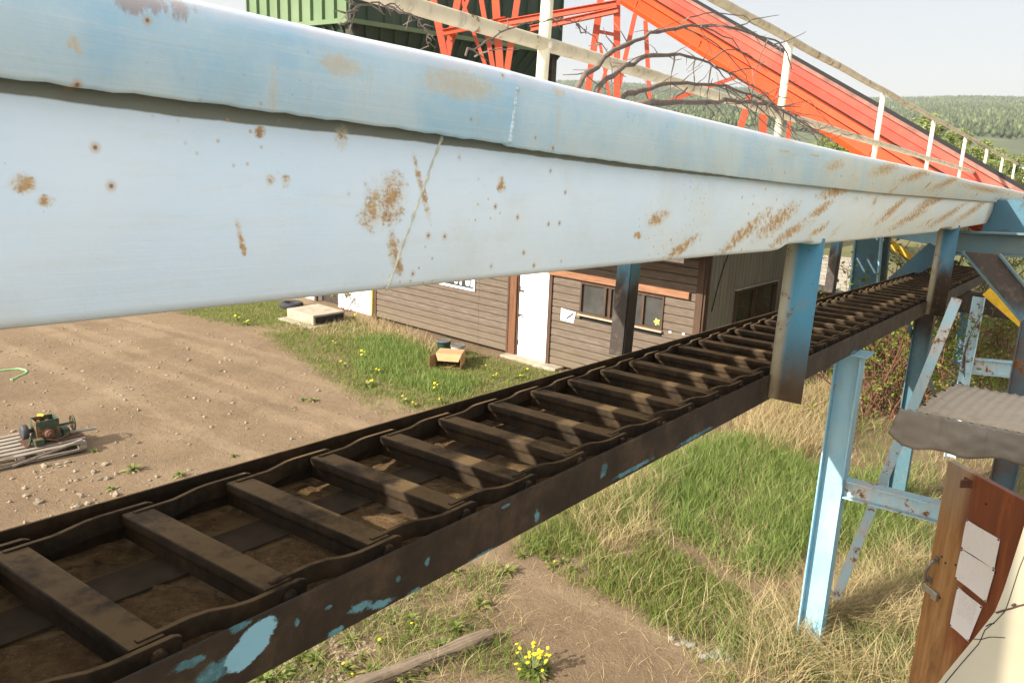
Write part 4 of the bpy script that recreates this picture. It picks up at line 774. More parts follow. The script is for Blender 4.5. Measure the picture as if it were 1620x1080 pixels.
# awning of corrugated sheet
def sheetmat(name, a, b):
    return painted(name, a, b, .10, 4, .5, .5)
aw = D(1424, 645, 5.6); AWF = HF
awn = thing('porch_awning', aw-Z*.3, 'grey brown corrugated metal awning with crumpled front edge at right', 'awning', AWF)
BL = D(1520, 608, 6.7); sl = BL-(aw+W*.12); L1 = 1.7
nx, ny = 90, 8; vs = []; fs = []
for i in range(nx):
    t = i/(nx-1)*L1
    for j in range(ny):
        s = j/(ny-1); vs.append(aw+W*(t+.10)*1.0+sl*s+Z*(.006*math.cos(t*2*math.pi/.07)*(.55+.45*s))+Z*.03*math.sin(math.pi*s))
for i in range(nx-1):
    for j in range(ny-1): fs.append((i*ny+j, (i+1)*ny+j, (i+1)*ny+j+1, i*ny+j+1))
o = MB().add(vs, fs).build('roof_sheet', sheetmat('dusty_sheet', (.31, .25, .175), (.37, .30, .215)), awn, smooth=True); o.modifiers.new('solid', 'SOLIDIFY').thickness = .004
nx, ny = 120, 12; vs = []; fs = []
for i in range(nx):
    t = i/(nx-1)*L1
    for j in range(ny):
        s = j/(ny-1); cr = .018*math.sin(t*13+s*5)+.012*math.sin(t*31-s*9)+.003*math.sin(t*57+s*17)+.02*abs(math.sin(t*7.3+s*3))**3; drop = (.235+.03*math.sin(t*4+1)+.015*math.sin(t*17))*s
        if t < .12: drop *= .75+.25*t/.12
        vs.append(aw+W*(t-.0)-UH*(.010+.32*abs(cr)*min(1, s*2.5))-Z*drop-W*.05*s*(1 if t < .1 else 0)+Z*.006*math.cos(t*2*math.pi/.07)*(1-s))
for i in range(nx-1):
    for j in range(ny-1): fs.append((i*ny+j, (i+1)*ny+j, (i+1)*ny+j+1, i*ny+j+1))
o = MB().add(vs, fs).build('front_edge', sheetmat('grey_sheet', (.19, .172, .14), (.235, .21, .17)), awn, smooth=True); o.modifiers.new('solid', 'SOLIDIFY').thickness = .003
m = MB(); [m.lathe(aw+W*t+sl*s+Z*(.022+.03*math.sin(math.pi*s)), Z, [(.012, 0), (.012, .006), (.006, .010)], 8) for t in (.13, .80, 1.3) for s in (.08, .3, .5, .72, .92)]; m.build('screw', M_dark, awn)
m = MB(); [m.bar(aw+W*t+sl*.9-Z*.06, np.array([*(aw+W*t+sl*.9)[:2], .6]), W, .09, .09) for t in (.9, 1.6)]; m.build('post', M_trim, awn)
# cream painted deck sheet at the lower right corner
z_c = 3.15; outer = [G(1380, 1240, z_c), G(1440, 1140, z_c), G(1496, 1064, z_c), G(1542, 1008, z_c), G(1574, 967, z_c), G(1588, 932, z_c), G(1600, 895, z_c), G(1622, 826, z_c), G(1700, 640, z_c)]
inner = [p+np.array([1.6, -.9, 0]) for p in outer]; n = len(outer); m = MB()
vs = outer+inner+[p-Z*.03+np.array([.01, -.005, 0]) for p in outer]+[p-Z*.03 for p in inner]; fs = []
for i in range(n-1): fs += [(i, i+1, n+i+1, n+i), (2*n+i+1, 2*n+i, 3*n+i, 3*n+i+1), (i+1, i, 2*n+i, 2*n+i+1), (n+i, n+i+1, 3*n+i+1, 3*n+i)]
fs += [(0, n, 3*n, 2*n), (n-1, 2*n-1+0, 4*n-1, 3*n-1)]
m.add(vs, fs)
def cream_mat():
    k = NT('cream_enamel'); c = k.mix(k.step(k.noise(2, 4), .4, .7), (.48, .42, .28), (.44, .38, .25)); c = k.mix(k.m('MULTIPLY', k.step(k.noise(7, 7, .75), .60, .72), .35), c, (.45, .38, .26)); k.bump(k.noise(2.5, 3), .3, .02); return k.done(c, .5, 0, .35)
dk = thing('deck_sheet', (outer[4]+inner[4])/2, 'cream painted sheet metal deck with dark cracks at the lower right corner', 'deck'); m.build('sheet', cream_mat(), dk)
def crack(pts, r=.003, mt=None, nm='crack'): MB().tube([G(x, y, z_c+.001) for x, y in pts], r, 5).build(nm, mt or M_dark, dk)
crack([(1480, 1098), (1520, 1050), (1548, 1018), (1553, 1008), (1558, 996), (1575, 982), (1590, 966), (1596, 950), (1604, 925), (1612, 900), (1624, 870)], .0016)
crack([(1540, 1010), (1553, 1010.5), (1565, 1007), (1575, 1007), (1590, 1008)], .0016); crack([(1560, 990), (1567, 986), (1573, 985.5)], .002)
crack([(1576, 969), (1588, 965), (1600, 962), (1612, 958), (1625, 955)], .004, M_rust, 'rusty_crack'); MB().rock(G(1604, 956, z_c+.006), .012).build('clip', M_darkbrown, dk)
# ================================================================ ground, hills
def axis(n, near, far): t = np.linspace(-1, 1, n); return np.sinh(t*math.asinh(far/near))*near
xs = np.unique(np.concatenate([np.arange(-14, 16, .14), axis(60, 3, 2600)])); ys = np.unique(np.concatenate([np.arange(3, 26, .14), axis(60, 3, 2600)]))
X, Y = np.meshgrid(xs, ys, indexing='ij')
def vnoise(x, y, s, seed=0):
    r = np.random.default_rng(seed); T_ = r.random((64, 64)); x = x/s; y = y/s; i = np.floor(x).astype(int); j = np.floor(y).astype(int); fx = x-i; fy_ = y-j; fx = fx*fx*(3-2*fx); fy_ = fy_*fy_*(3-2*fy_)
    a = T_[i % 64, j % 64]; b = T_[(i+1) % 64, j % 64]; c = T_[i % 64, (j+1) % 64]; d = T_[(i+1) % 64, (j+1) % 64]; return (a*(1-fx)+b*fx)*(1-fy_)+(c*(1-fx)+d*fx)*fy_
near = np.exp(-((X)**2+(Y-12)**2)/18**2)
H = near*(.05*(vnoise(X, Y, 2.2, 1)-.5)+.035*(vnoise(X, Y, .7, 2)-.5)+.02*(vnoise(X, Y, .3, 3)-.5))
idx = np.arange(X.size).reshape(X.shape); q_ = np.stack([idx[:-1, :-1], idx[1:, :-1], idx[1:, 1:], idx[:-1, 1:]], -1).reshape(-1, 4)
def poly_dist_nodes(k): pass
def ground_mat():
    k = NT('dirt_and_soil'); x, y, z = k.sep()
    n = k.noise(.6, 7, .65); f = k.noise(7, 8, .72); g_ = k.noise(55, 5, .7)
    c = k.ramp(n, [(.3, (.162, .110, .064)), (.5, (.202, .140, .083)), (.7, (.245, .176, .108))]); c = k.mix(k.m('MULTIPLY', k.step(f, .48, .7), .4), c, (.125, .085, .05)); c = k.mix(k.m('MULTIPLY', k.step(g_, .55, .75), .5), c, (.27, .21, .14))
    c = k.mix(k.m('MULTIPLY', k.step(k.noise(120, 3, .6), .60, .70), .35), c, (.10, .075, .05))
    tr = None                                    # wheel tracks: paler compacted bands
    for (a, b, w_) in ((G(64, 519), G(417, 650), .24), (G(100, 514), G(470, 640), .2), (G(167, 508), G(440, 585), .3), (G(0, 545), G(330, 690), .2), (G(210, 505), G(480, 575), .2)):
        d = nrm((b-a)*np.array([1, 1, 0])); dist = k.m('ABSOLUTE', k.m('ADD', k.m('ADD', k.m('MULTIPLY', x, -d[1]), k.m('MULTIPLY', y, d[0])), float(a[0]*d[1]-a[1]*d[0])))
        e = k.m('SUBTRACT', 1, k.step(k.m('ADD', dist, k.m('MULTIPLY', k.m('SUBTRACT', k.noise(2, 4), .5), .35)), w_*.4, w_)); tr = e if tr is None else k.m('MAXIMUM', tr, e)
    c = k.mix(k.m('MULTIPLY', tr, k.m('MULTIPLY', k.step(k.noise(1.5, 5, .7), .32, .58), .45)), c, (.29, .212, .130))
    vor = k.n('ShaderNodeTexVoronoi'); vor.inputs['Scale'].default_value = 14; k.l(k.obj, vor.inputs['Vector'])
    peb = k.m('MULTIPLY', k.step(k.m('SUBTRACT', .20, vor.outputs[0]), 0, .10), k.step(k.noise(1.3, 3), .45, .62)); c = k.mix(k.m('MULTIPLY', peb, .6), c, (.29, .24, .18))
    # far fields and soil under the grass
    dist = k.n('ShaderNodeVectorMath', operation='LENGTH'); k.l(k.obj, dist.inputs[0]); far = k.step(dist.outputs['Value'], 28, 45)
    c = k.mix(far, c, k.mix(k.step(k.noise(.05, 5), .4, .6), (.10, .12, .045), (.20, .17, .09)))
    k.bump(k.m('ADD', k.m('MULTIPLY', f, 1.6), k.m('ADD', k.m('MULTIPLY', g_, .6), k.m('MULTIPLY', peb, .8))), .75, .035); return k.done(c, .95, 0, .15)
me = fast_mesh('ground', np.stack([X, Y, H], -1).reshape(-1, 3), q_.ravel(), [4]*len(q_), ground_mat()); me.polygons.foreach_set('use_smooth', [True]*len(me.polygons))
tag(bpy.data.objects.new('ground', me), kind='structure'); COL.objects.link(bpy.data.objects['ground'])
az = np.radians(np.arange(-80, 81, 1.0)); rr = np.array([230, 300, 400, 520, 660, 820, 1000, 1200, 1450, 1700, 2100]); AZ, RR = np.meshgrid(az, rr, indexing='ij')
def hill_h(A, R):
    t = np.clip((R-230)/1250, 0, 1); b = 79*t**1.1*(1+.10*np.sin(A*5+.7)+.05*np.sin(A*13)+.03*np.sin(A*29)); return np.where(R > 1500, b-(R-1500)*.09, b)-.5
HX, HY, HZ = RR*np.sin(AZ), RR*np.cos(AZ), hill_h(AZ, RR); idx = np.arange(HX.size).reshape(HX.shape); q_ = np.stack([idx[:-1, :-1], idx[1:, :-1], idx[1:, 1:], idx[:-1, 1:]], -1).reshape(-1, 4)
me = fast_mesh('hills', np.stack([HX, HY, HZ], -1).reshape(-1, 3), q_.ravel(), [4]*len(q_), plain('hill_soil', (.085, .10, .05), .95, .4, .02)); o = bpy.data.objects.new('hills', me); COL.objects.link(o); tag(o, kind='structure')
# ================================================================ vegetation
def leafmat(name, a, b, c, tr=.35, rough=.6):
    k = NT(name); t = k.attr('tint'); col = k.ramp(t, [(0, a), (.5, b), (1, c)]); k.done(col, rough, 0, .25)
    d = k.n('ShaderNodeBsdfTranslucent'); k.l(col, d.inputs[0]); mx = k.n('ShaderNodeMixShader'); mx.inputs[0].default_value = tr; k.l(k.b.outputs[0], mx.inputs[1]); k.l(d.outputs[0], mx.inputs[2]); k.l(mx.outputs[0], k.out.inputs[0]); return k.mat
M_grass = leafmat('green_grass', (.105, .170, .030), (.175, .250, .055), (.30, .325, .11)); M_straw = leafmat('dry_grass', (.30, .22, .10), (.44, .34, .17), (.55, .45, .26), .25)
M_short = leafmat('short_grass', (.10, .150, .024), (.175, .225, .044), (.33, .29, .11)); M_leaf = leafmat('shrub_leaf', (.10, .15, .018), (.17, .24, .035), (.30, .32, .07)); M_willow = leafmat('willow_leaf', (.15, .19, .055), (.24, .285, .09), (.34, .36, .15)); M_far = leafmat('forest_leaf', (.030, .046, .022), (.075, .098, .038), (.15, .17, .07), .1)
M_twig = plain('red_brown_twig', (.16, .07, .045), .8, .3); M_bark = plain('grey_bark', (.16, .125, .095), .9, .35, 12); M_flower = plain('dandelion_yellow', (.85, .62, .02), .7, .1)
def ground_z(x, y):
    n_ = np.exp(-(x**2+(y-12)**2)/18**2); return n_*(.05*(vnoise(x, y, 2.2, 1)-.5)+.035*(vnoise(x, y, .7, 2)-.5)+.02*(vnoise(x, y, .3, 3)-.5))
def inpoly(px, py, poly):
    c = np.zeros(len(px), bool); j = len(poly)-1
    for i in range(len(poly)):
        xi, yi = poly[i]; xj, yj = poly[j]; t = ((yi > py) != (yj > py)) & (px < (xj-xi)*(py-yi)/(yj-yi+1e-12)+xi); c ^= t; j = i
    return c
def scatter(pxpoly, n, world=False, fade=0):
    p = [tuple(q) for q in pxpoly] if world else [tuple(G(x, y)[:2]) for x, y in pxpoly]; a = np.array(p); out = np.zeros((0, 2))
    while len(out) < n:
        q = RNG.uniform(a.min(0), a.max(0), (n*2, 2)); q = q[inpoly(q[:, 0], q[:, 1], p)]
        if fade:
            dm = np.full(len(q), 9.)
            for i in range(len(p)):
                e0, e1 = np.array(p[i-1]), np.array(p[i]); t = np.clip(((q-e0)@(e1-e0))/((e1-e0)@(e1-e0)), 0, 1); dm = np.minimum(dm, np.linalg.norm(q-e0-t[:, None]*(e1-e0), axis=1))
            q = q[dm/fade > RNG.random(len(q))]
        out = np.concatenate([out, q])
    return out[:n]
def blades(pts, h, wd_, lean, tint, zoff=0, dirs=None):
    n = len(pts); z = ground_z(pts[:, 0], pts[:, 1])+zoff-.01; an = RNG.uniform(0, 2*np.pi, n) if dirs is None else dirs; ln = lean*RNG.uniform(.3, 1.4, n)
    d = np.stack([np.cos(an), np.sin(an)], 1); fa = RNG.uniform(0, 2*np.pi, n); s = np.stack([np.cos(fa), np.sin(fa)], 1)*wd_[:, None]/2
    def lv(t, wf): c = pts+d*(h*ln*t**1.8)[:, None]; zz_ = z+h*t*(1-.35*np.clip(ln, 0, 1.2)*t); return np.concatenate([c-s*wf, zz_[:, None]], 1), np.concatenate([c+s*wf, zz_[:, None]], 1)
    a0, a1 = lv(0, 1.); b0, b1 = lv(.45, .85); c0, c1 = lv(.8, .5); t0, _ = lv(1., 0)
    V_ = np.stack([a0, a1, b0, b1, c0, c1, t0], 1).reshape(-1, 3); o = (np.arange(n)*7)[:, None]; L = (o+np.array([0, 1, 3, 2, 2, 3, 5, 4, 4, 5, 6])).ravel(); return V_, L, np.tile([4, 4, 3], n), np.repeat(tint, 7)
def stuff(name, parts, mats, label=None, cat=None, frac=None):
    V_, L, Sz, Tn, Mi, off = [], [], [], [], [], 0
    for i, (v, l, s, t) in enumerate(parts): V_.append(v); L.append(l+off); Sz.append(s); Tn.append(t); Mi.append(np.full(len(s), i)); off += len(v)
    me = fast_mesh(name, np.concatenate(V_), np.concatenate(L), np.concatenate(Sz), mats, np.concatenate(Tn), np.concatenate(Mi) if len(parts) > 1 else None)
    o = bpy.data.objects.new(name, me); COL.objects.link(o); return tag(o, label, cat, kind='stuff')
def thin(p, s, thr, seed, soft=.15): n_ = .65*vnoise(p[:, 0], p[:, 1], s, seed)+.35*vnoise(p[:, 0], p[:, 1], s*.35, seed+9); return p[n_+RNG.uniform(-soft, soft, len(p)) > thr]
def mk(p, h0, h1, w0, w1, lean, dirs=None): n = len(p); return blades(p, RNG.uniform(h0, h1, n)*RNG.uniform(.7, 1, n), RNG.uniform(w0, w1, n), np.full(n, lean), RNG.beta(2, 2, n), dirs=dirs)
field = [(880, 870), (960, 930), (1010, 985), (1075, 1030), (1120, 1120), (1700, 1150), (1760, 700), (1640, 560), (1480, 520), (1300, 560), (1200, 600), (1000, 640), (860, 760), (810, 850)]
green1 = [(1010, 745), (1120, 690), (1240, 700), (1330, 760), (1430, 740), (1480, 830), (1420, 910), (1300, 880), (1255, 930), (1170, 925), (1080, 870), (1000, 850), (930, 800)]
p1 = thin(scatter(green1, 30000, fade=.6), 1.1, .33, 21); p2 = thin(scatter(field, 26000), 1.4, .50, 22)
stuff('tall_green_grass', [mk(p1, .22, .46, .006, .011, .45), mk(p2, .12, .34, .005, .010, .5)], [M_grass, M_grass], 'tall fresh green grass growing below the trough on the right', 'grass')
mixp = [(795, 875), (870, 800), (980, 770), (1020, 840), (1100, 890), (1200, 950), (1160, 1015), (1080, 1030), (980, 965), (880, 925)]
straw1 = [(1150, 985), (1270, 935), (1400, 880), (1500, 900), (1500, 1120), (1120, 1120), (1080, 1050)]; straw2 = [(1160, 680), (1240, 640), (1320, 610), (1340, 690), (1330, 720), (1200, 735)]; straw3 = [(900, 830), (1000, 735), (1060, 760), (1040, 850), (960, 880)]
p3 = thin(scatter(mixp, 14000, fade=.25), .7, .36, 23); p4 = thin(scatter([(1330, 880), (1500, 800), (1600, 900), (1560, 1100), (1150, 1110), (1130, 1000), (1240, 960)], 9000), .8, .45, 24); stuff('short_field_grass', [mk(p3, .08, .24, .005, .010, .6), mk(p4, .15, .40, .005, .009, .5)], [M_short, M_grass], 'shorter mixed grass along the dirt path and around the blue column', 'grass')
ps = [mk(thin(scatter(straw1, 9000, fade=.5), .7, .46, 35), .35, .75, .004, .007, 1.1), mk(scatter(straw2, 3500), .35, .8, .004, .008, .6), mk(thin(scatter(straw3, 2600), .5, .5, 5), .3, .6, .004, .007, .8), mk(thin(scatter(field, 15000), 1.0, .48, 31), .15, .5, .004, .007, .9), mk(thin(scatter(green1, 4500), .6, .52, 37), .2, .5, .004, .006, .8)]
stuff('dry_straw_grass', ps, [M_straw]*5, 'pale dry straw grass among the green grass on the right', 'grass')
lawn = [(250, 492), (440, 470), (590, 512), (640, 527), (720, 548), (800, 566), (900, 590), (1000, 575), (1180, 540), (1100, 600), (830, 640), (690, 655), (590, 660), (520, 610), (455, 565), (390, 520), (320, 508)]
pl = thin(scatter(lawn, 70000, fade=.5), 1.2, .27, 41); lush = [(545, 535), (640, 528), (680, 552), (690, 585), (745, 590), (770, 605), (740, 640), (650, 625), (560, 600)]
stuff('short_lawn_grass', [mk(pl, .04, .13, .006, .012, .6), mk(thin(scatter(lush, 15000, fade=.6), .9, .40, 43), .10, .26, .006, .012, .5)], [M_short, M_grass], 'short patchy lawn grass in front of the wooden shed', 'grass')
edge = [(560, 505), (600, 510), (700, 552), (690, 560), (590, 530)]; stuff('dry_wall_grass', [mk(scatter(edge, 1300), .12, .45, .005, .009, .7), mk(scatter([(430, 520), (560, 540), (600, 540), (560, 500), (530, 505)], 1700), .08, .28, .005, .009, .9)], [M_straw, M_straw], 'dry grass stalks along the foot of the shed wall', 'grass')
tuft_zone = [(395, 1085), (520, 1000), (640, 940), (730, 890), (790, 890), (800, 960), (850, 1000), (880, 1085)]
pt = thin(scatter(tuft_zone, 5200), .45, .50, 51); pr = thin(scatter([(-40, 790), (150, 690), (560, 640), (600, 690), (350, 790), (100, 850)], 3000), .35, .72, 53)
stuff('sparse_weeds', [mk(pt, .04, .22, .005, .010, .8), mk(pr, .02, .07, .006, .012, .9), mk(thin(scatter(tuft_zone, 1500), .5, .5, 55), .15, .35, .003, .005, 1.6), mk(scatter([(790, 880), (960, 930), (1080, 1030), (1100, 1085), (900, 1085), (860, 980)], 220), .05, .22, .003, .005, 2.0)], [M_short, M_short, M_straw, M_straw], 'sparse weeds and straw on the bare dirt below the trough', 'weeds')
def pebbles(poly, n, r0, r1):
    m = MB()
    for x, y in scatter(poly, n): r = r0*(r1/r0)**RNG.random()**2.2; m.rock((x, y, float(ground_z(np.array([x]), np.array([y]))[0])+r*.15), r)
    return m
yard = [(-60, 800), (-40, 530), (300, 505), (520, 600), (600, 660), (350, 790), (100, 860)]; m = pebbles(yard, 1300, .007, .045)
for (a, b, c) in ((pebbles([(380, 1085), (560, 960), (660, 930), (620, 1010), (520, 1090)], 700, .008, .035), 0, 0), (pebbles([(20, 800), (60, 730), (170, 730), (200, 780), (110, 830)], 55, .02, .075), 0, 0)): m.add(a.v, a.f)
tag(m.build('gravel', plain('gravel_stone', (.24, .19, .13), .9, .35, 6), fix=False), 'scattered pebbles and stones on the dirt yard', 'gravel', kind='stuff')
# ---- dandelions and leafy weeds
def dandelion(nl, nf, r, label, hfl):
    o = thing('dandelion', (0, 0, 0), label, 'plant', None, None); vs = []; fs = []; tn = []
    for i in range(nl):
        a = RNG.uniform(0, 6.28); L = r*RNG.uniform(.6, 1.1); w_ = L*.13; el = RNG.uniform(.35, 1.45); d = np.array([math.cos(a), math.sin(a), 0]); s = np.array([-d[1], d[0], 0]); b = len(vs); k = 6
        for j in range(k):
            t = j/(k-1); c = d*L*(math.cos(el)*t+.15*t*t)+Z*(L*(math.sin(el)*t-.55*t*t*.9))+Z*.01; ww = w_*(.25+.9*math.sin(math.pi*min(1, t*.9+.08)))*(1 if j % 2 else .65)
            vs += [c-s*ww, c+s*ww]; tn += [RNG.random()]*2
        fs += [(b+2*j, b+2*j+1, b+2*j+3, b+2*j+2) for j in range(k-1)]
    me = fast_mesh('leaves', np.array(vs), np.array(fs).ravel(), [4]*len(fs), M_short, np.repeat(RNG.random(nl), 12)); lo = bpy.data.objects.new('leaves', me); COL.objects.link(lo); lo.parent = o
    for i in range(nf):
        a = RNG.uniform(0, 6.28); q = np.array([math.cos(a), math.sin(a), 0])*r*RNG.uniform(.1, .85); h_ = hfl*RNG.uniform(.5, 1.1); m = MB(); m.lathe((0, 0, 0), Z, [(.004, -.008), (.012, -.002), (.019, .004), (.017, .010), (.006, .013)], 9)
        me = bpy.data.meshes.new('flower'); me.from_pydata(m.v, [], m.f); me.materials.append(M_flower); fo = bpy.data.objects.new('flower', me); COL.objects.link(fo); fo.parent = o; fo.location = (q[0], q[1], h_); fo.rotation_euler = (RNG.uniform(-.5, .5), RNG.uniform(-.5, .5), 0); fo.scale = (RNG.uniform(.7, 1.05),)*3
        m = MB(); m.tube([q*.3, q*.7+Z*h_*.6, q+Z*(h_-.006)], .0028, 5); me = bpy.data.meshes.new('stem'); me.from_pydata(m.v, [], m.f); me.materials.append(M_stem); so = bpy.data.objects.new('stem', me); COL.objects.link(so); so.parent = o
    return o
M_stem = plain('pale_stem', (.20, .26, .10), .6, .2)
def put(o, px, sc=1, rz=None):
    c = G(*px); c[2] = float(ground_z(np.array([c[0]]), np.array([c[1]]))[0]); o.location = c; o.scale = (sc,)*3; o.rotation_euler = (0, 0, RNG.uniform(0, 6.28) if rz is None else rz); return o
put(dandelion(110, 30, .21, 'lush dandelion clump with many yellow flowers at the bottom edge beside the path', .24), (842, 1068), 1, 0)
protos = [dandelion(14, 3, .13, None, .10), dandelion(18, 2, .16, None, .13), dandelion(12, 1, .12, None, .09)]
sp = [(375, 507), (388, 513), (530, 547), (575, 566), (580, 611), (640, 640), (655, 646), (700, 640), (765, 585), (783, 600), (822, 600), (832, 590), (690, 620), (600, 590), (545, 580), (600, 500), (560, 505)]
for i, p_ in enumerate(sp):
    o = protos[i % 3] if i < 3 else copy_tree(protos[i % 3]); put(o, p_, RNG.uniform(.9, 1.5)); tag(o, 'small yellow flowering dandelion in the lawn before the shed', 'plant', 'dandelions in the lawn')
protoB = dandelion(16, 1, .15, None, .12); sp = [(548, 1058), (600, 1018), (655, 1000), (665, 1062), (560, 1078), (875, 900), (970, 800), (640, 1075)]
for i, p_ in enumerate(sp):
    o = protoB if i == 0 else copy_tree(protoB); put(o, p_, RNG.uniform(.8, 1.3)); tag(o, 'single flowered dandelion in the weeds between trough and path', 'plant', 'dandelions near the log')
protoC = dandelion(22, 0, .15, None, .1); sp = [(480, 1040), (500, 1046), (150, 712), (210, 745), (175, 775), (285, 755), (370, 722), (480, 632), (495, 634), (445, 1072), (530, 1050), (620, 985), (700, 1030), (720, 905), (865, 885), (890, 890), (825, 880), (905, 905), (460, 1060), (575, 1040), (590, 1062), (640, 1010), (650, 985), (690, 985), (610, 1075), (720, 1000), (415, 1078), (555, 1015), (760, 960), (800, 905), (850, 870), (905, 870)]
for i, p_ in enumerate(sp):
    o = protoC if i == 0 else copy_tree(protoC); o.name = 'leafy_weed' if i == 0 else o.name.replace('dandelion', 'leafy_weed'); put(o, p_, RNG.uniform(.5, 1.3)); tag(o, 'low green leafy weed growing on the bare dirt', 'plant', 'leafy weeds on the dirt')
# ---- leaf clouds for shrubs and trees
def leaves(cent, rad, n, size, asp=.55, up=.3):
    q = RNG.integers(0, len(cent), n); c = cent[q]; r = RNG.normal(size=(n, 3)); r /= np.linalg.norm(r, axis=1)[:, None]; pos = c+r*(rad[q]*RNG.uniform(.35, 1, n)**.6)[:, None]
    a = RNG.normal(size=(n, 3)); a[:, 2] *= .6; a /= np.linalg.norm(a, axis=1)[:, None]; b = np.cross(a, RNG.normal(size=(n, 3))); b /= np.linalg.norm(b, axis=1)[:, None]; s = size*RNG.uniform(.6, 1.3, n)[:, None]
    V_ = np.stack([pos-a*s, pos-b*s*asp*.8, pos+a*s, pos+b*s*asp*.8], 1).reshape(-1, 3); return V_, np.arange(n*4), np.full(n, 4), np.repeat(np.clip(.5*RNG.random(n)+.5*RNG.random(len(cent))[q], 0, 1), 4)
def limb(m, p, d, L, r, depth, tips, gn=.35, k=3, up=.25):
    pts = [np.array(p, float)]; d = nrm(d); n = 5
    for i in range(n): d = nrm(d+RNG.normal(0, gn*.35, 3)+Z*up*.15); pts.append(pts[-1]+d*L/n)
    m.tube(pts, list(np.linspace(r, r*.45, n+1)), 5 if depth else 4, caps=False)
    if depth == 0: tips += pts[2:]; return
    for i in range(k): j = RNG.integers(2, n+1); limb(m, pts[j], nrm(d+RNG.normal(0, .75, 3)), L*RNG.uniform(.45, .75), r*.5, depth-1, tips, gn, k, up)
def link_mesh(name, me, parent=None):
    o = bpy.data.objects.new(name, me); COL.objects.link(o)
    if parent is not None: o.parent = parent
    return o
def mesh_of(m, name, mat): me = bpy.data.meshes.new(name); me.from_pydata([tuple(p) for p in m.v], [], m.f); me.materials.append(mat); return me
def shrub(label, hgt, nst, nleaf, size, twig=M_twig, leaf=M_leaf, spread=.5, rad=.16, name='leafy_shrub', cat='shrub', group=None):
    o = thing(name, (0, 0, 0), label, cat, None, group); m = MB(); tips = []
    for i in range(nst): limb(m, RNG.normal(0, .12, 3)*np.array([1, 1, 0]), np.array([RNG.normal(0, spread), RNG.normal(0, spread), 1]), hgt*RNG.uniform(.55, 1), .012*hgt**.5, 1, tips, .35, 4, .2)
    link_mesh('stem', mesh_of(m, 'stem', twig), o); t = np.array(tips); t = t[t[:, 2] > hgt*.12]; v, l, s, tn = leaves(t, np.full(len(t), rad), nleaf, size); link_mesh('foliage', fast_mesh('foliage', v, l, s, leaf, tn), o); return o
SG = 'shrubs behind the support columns'
sA = [shrub('loose green shrub with red brown twigs behind the support columns', 2.0, 9, 900, .045, group=SG), shrub('loose green shrub with red brown twigs behind the support columns', 2.6, 8, 700, .045, spread=.4, group=SG), shrub('loose green shrub with red brown twigs behind the support columns', 1.5, 10, 1000, .04, spread=.6, group=SG)]
spots = [(1395, 650), (1370, 640), (1420, 590), (1480, 600), (1545, 640), (1590, 600), (1640, 640), (1400, 660), (1450, 660), (1430, 640), (1510, 570), (1570, 560), (1640, 560), (1360, 660), (1440, 565), (1680, 600), (1500, 690), (1600, 690)]
for i, p_ in enumerate(spots): o = sA[i] if i < 3 else copy_tree(sA[i % 3]); put(o, p_, RNG.uniform(.75, 1.15)*(1.35 if p_[1] < 590 else 1))
vine = shrub('green leafy vine climbing the white wall beside the concrete step', 1.3, 5, 1100, .05, leaf=M_short, spread=.3, rad=.14, name='climbing_vine', cat='vine'); c = plane(546, 508, P(0, .02, 0), SN); vine.location = (c[0], c[1], 0)
def tree(label, h_, name, leaf, nleaf, size, group, crown=.3, dens=.55):
    o = thing(name, (0, 0, 0), label, 'tree', None, group); m = MB(); tips = []; n = 9; pts = [np.array([math.sin(i*.9)*.04*h_*.3, math.cos(i*.7)*.03*h_*.3, h_*i/n]) for i in range(n+1)]
    m.tube(pts, list(np.linspace(.018*h_, .004*h_, n+1)), 6)
    for i in range(2, n+1):
        for j in range(3): a = RNG.uniform(0, 6.28); limb(m, pts[i], np.array([math.cos(a), math.sin(a), RNG.uniform(.4, 1.2)]), h_*crown*(1.12-i/n*.75), .006*h_, 1, tips, .3, 2)
    link_mesh('trunk', mesh_of(m, 'trunk', M_bark), o); t = np.array(tips); v, l, s, tn = leaves(t, np.full(len(t), h_*.055), nleaf, size); link_mesh('crown', fast_mesh('crown', v, l, s, leaf, tn), o); return o
TG = 'young trees beyond the orange conveyor'; tl = 'slender pale green young tree in the thicket beyond the orange conveyor'
tp = [tree(tl, 6.2, 'poplar_tree', M_willow, 3600, .10, TG, .20), tree(tl, 5.6, 'poplar_tree', M_willow, 3600, .10, TG, .26), tree(tl, 6.8, 'poplar_tree', M_willow, 3200, .10, TG, .16)]
i = 0
for x, dd, sc in [(1300, 60, .9), (1330, 52, .8), (1362, 58, .95), (1392, 48, .85), (1420, 56, 1.0), (1448, 46, .9), (1470, 60, 1.0), (1492, 44, .75), (1515, 55, .95), (1540, 48, .75), (1562, 62, .8), (1585, 50, .6), (1610, 58, .6), (1640, 50, .6), (1380, 70, 1.1), (1440, 72, 1.1), (1500, 70, 1.0), (1345, 75, 1.05), (1100, 52, .55), (1130, 56, .6), (1160, 50, .62), (1190, 55, .65), (1230, 52, .68), (1265, 56, .75), (1285, 46, .6), (1410, 40, .6), (1470, 38, .5), (1530, 40, .5), (1080, 60, .6)]+[(1290+i*11.5+(i*37 % 9), 42+(i*17 % 26), .72+(i*29 % 30)/100) for i in range(27)]:
    o = tp[i] if i < 3 else copy_tree(tp[i % 3]); sc *= .98 if x > 1285 else .9; c = D(x, 300, dd); o.location = (c[0], c[1], 0); s_ = sc*RNG.uniform(.9, 1.08); o.scale = (s_*1.15, s_*1.15, s_*.97); o.rotation_euler = (0, 0, RNG.uniform(0, 6.28)); i += 1
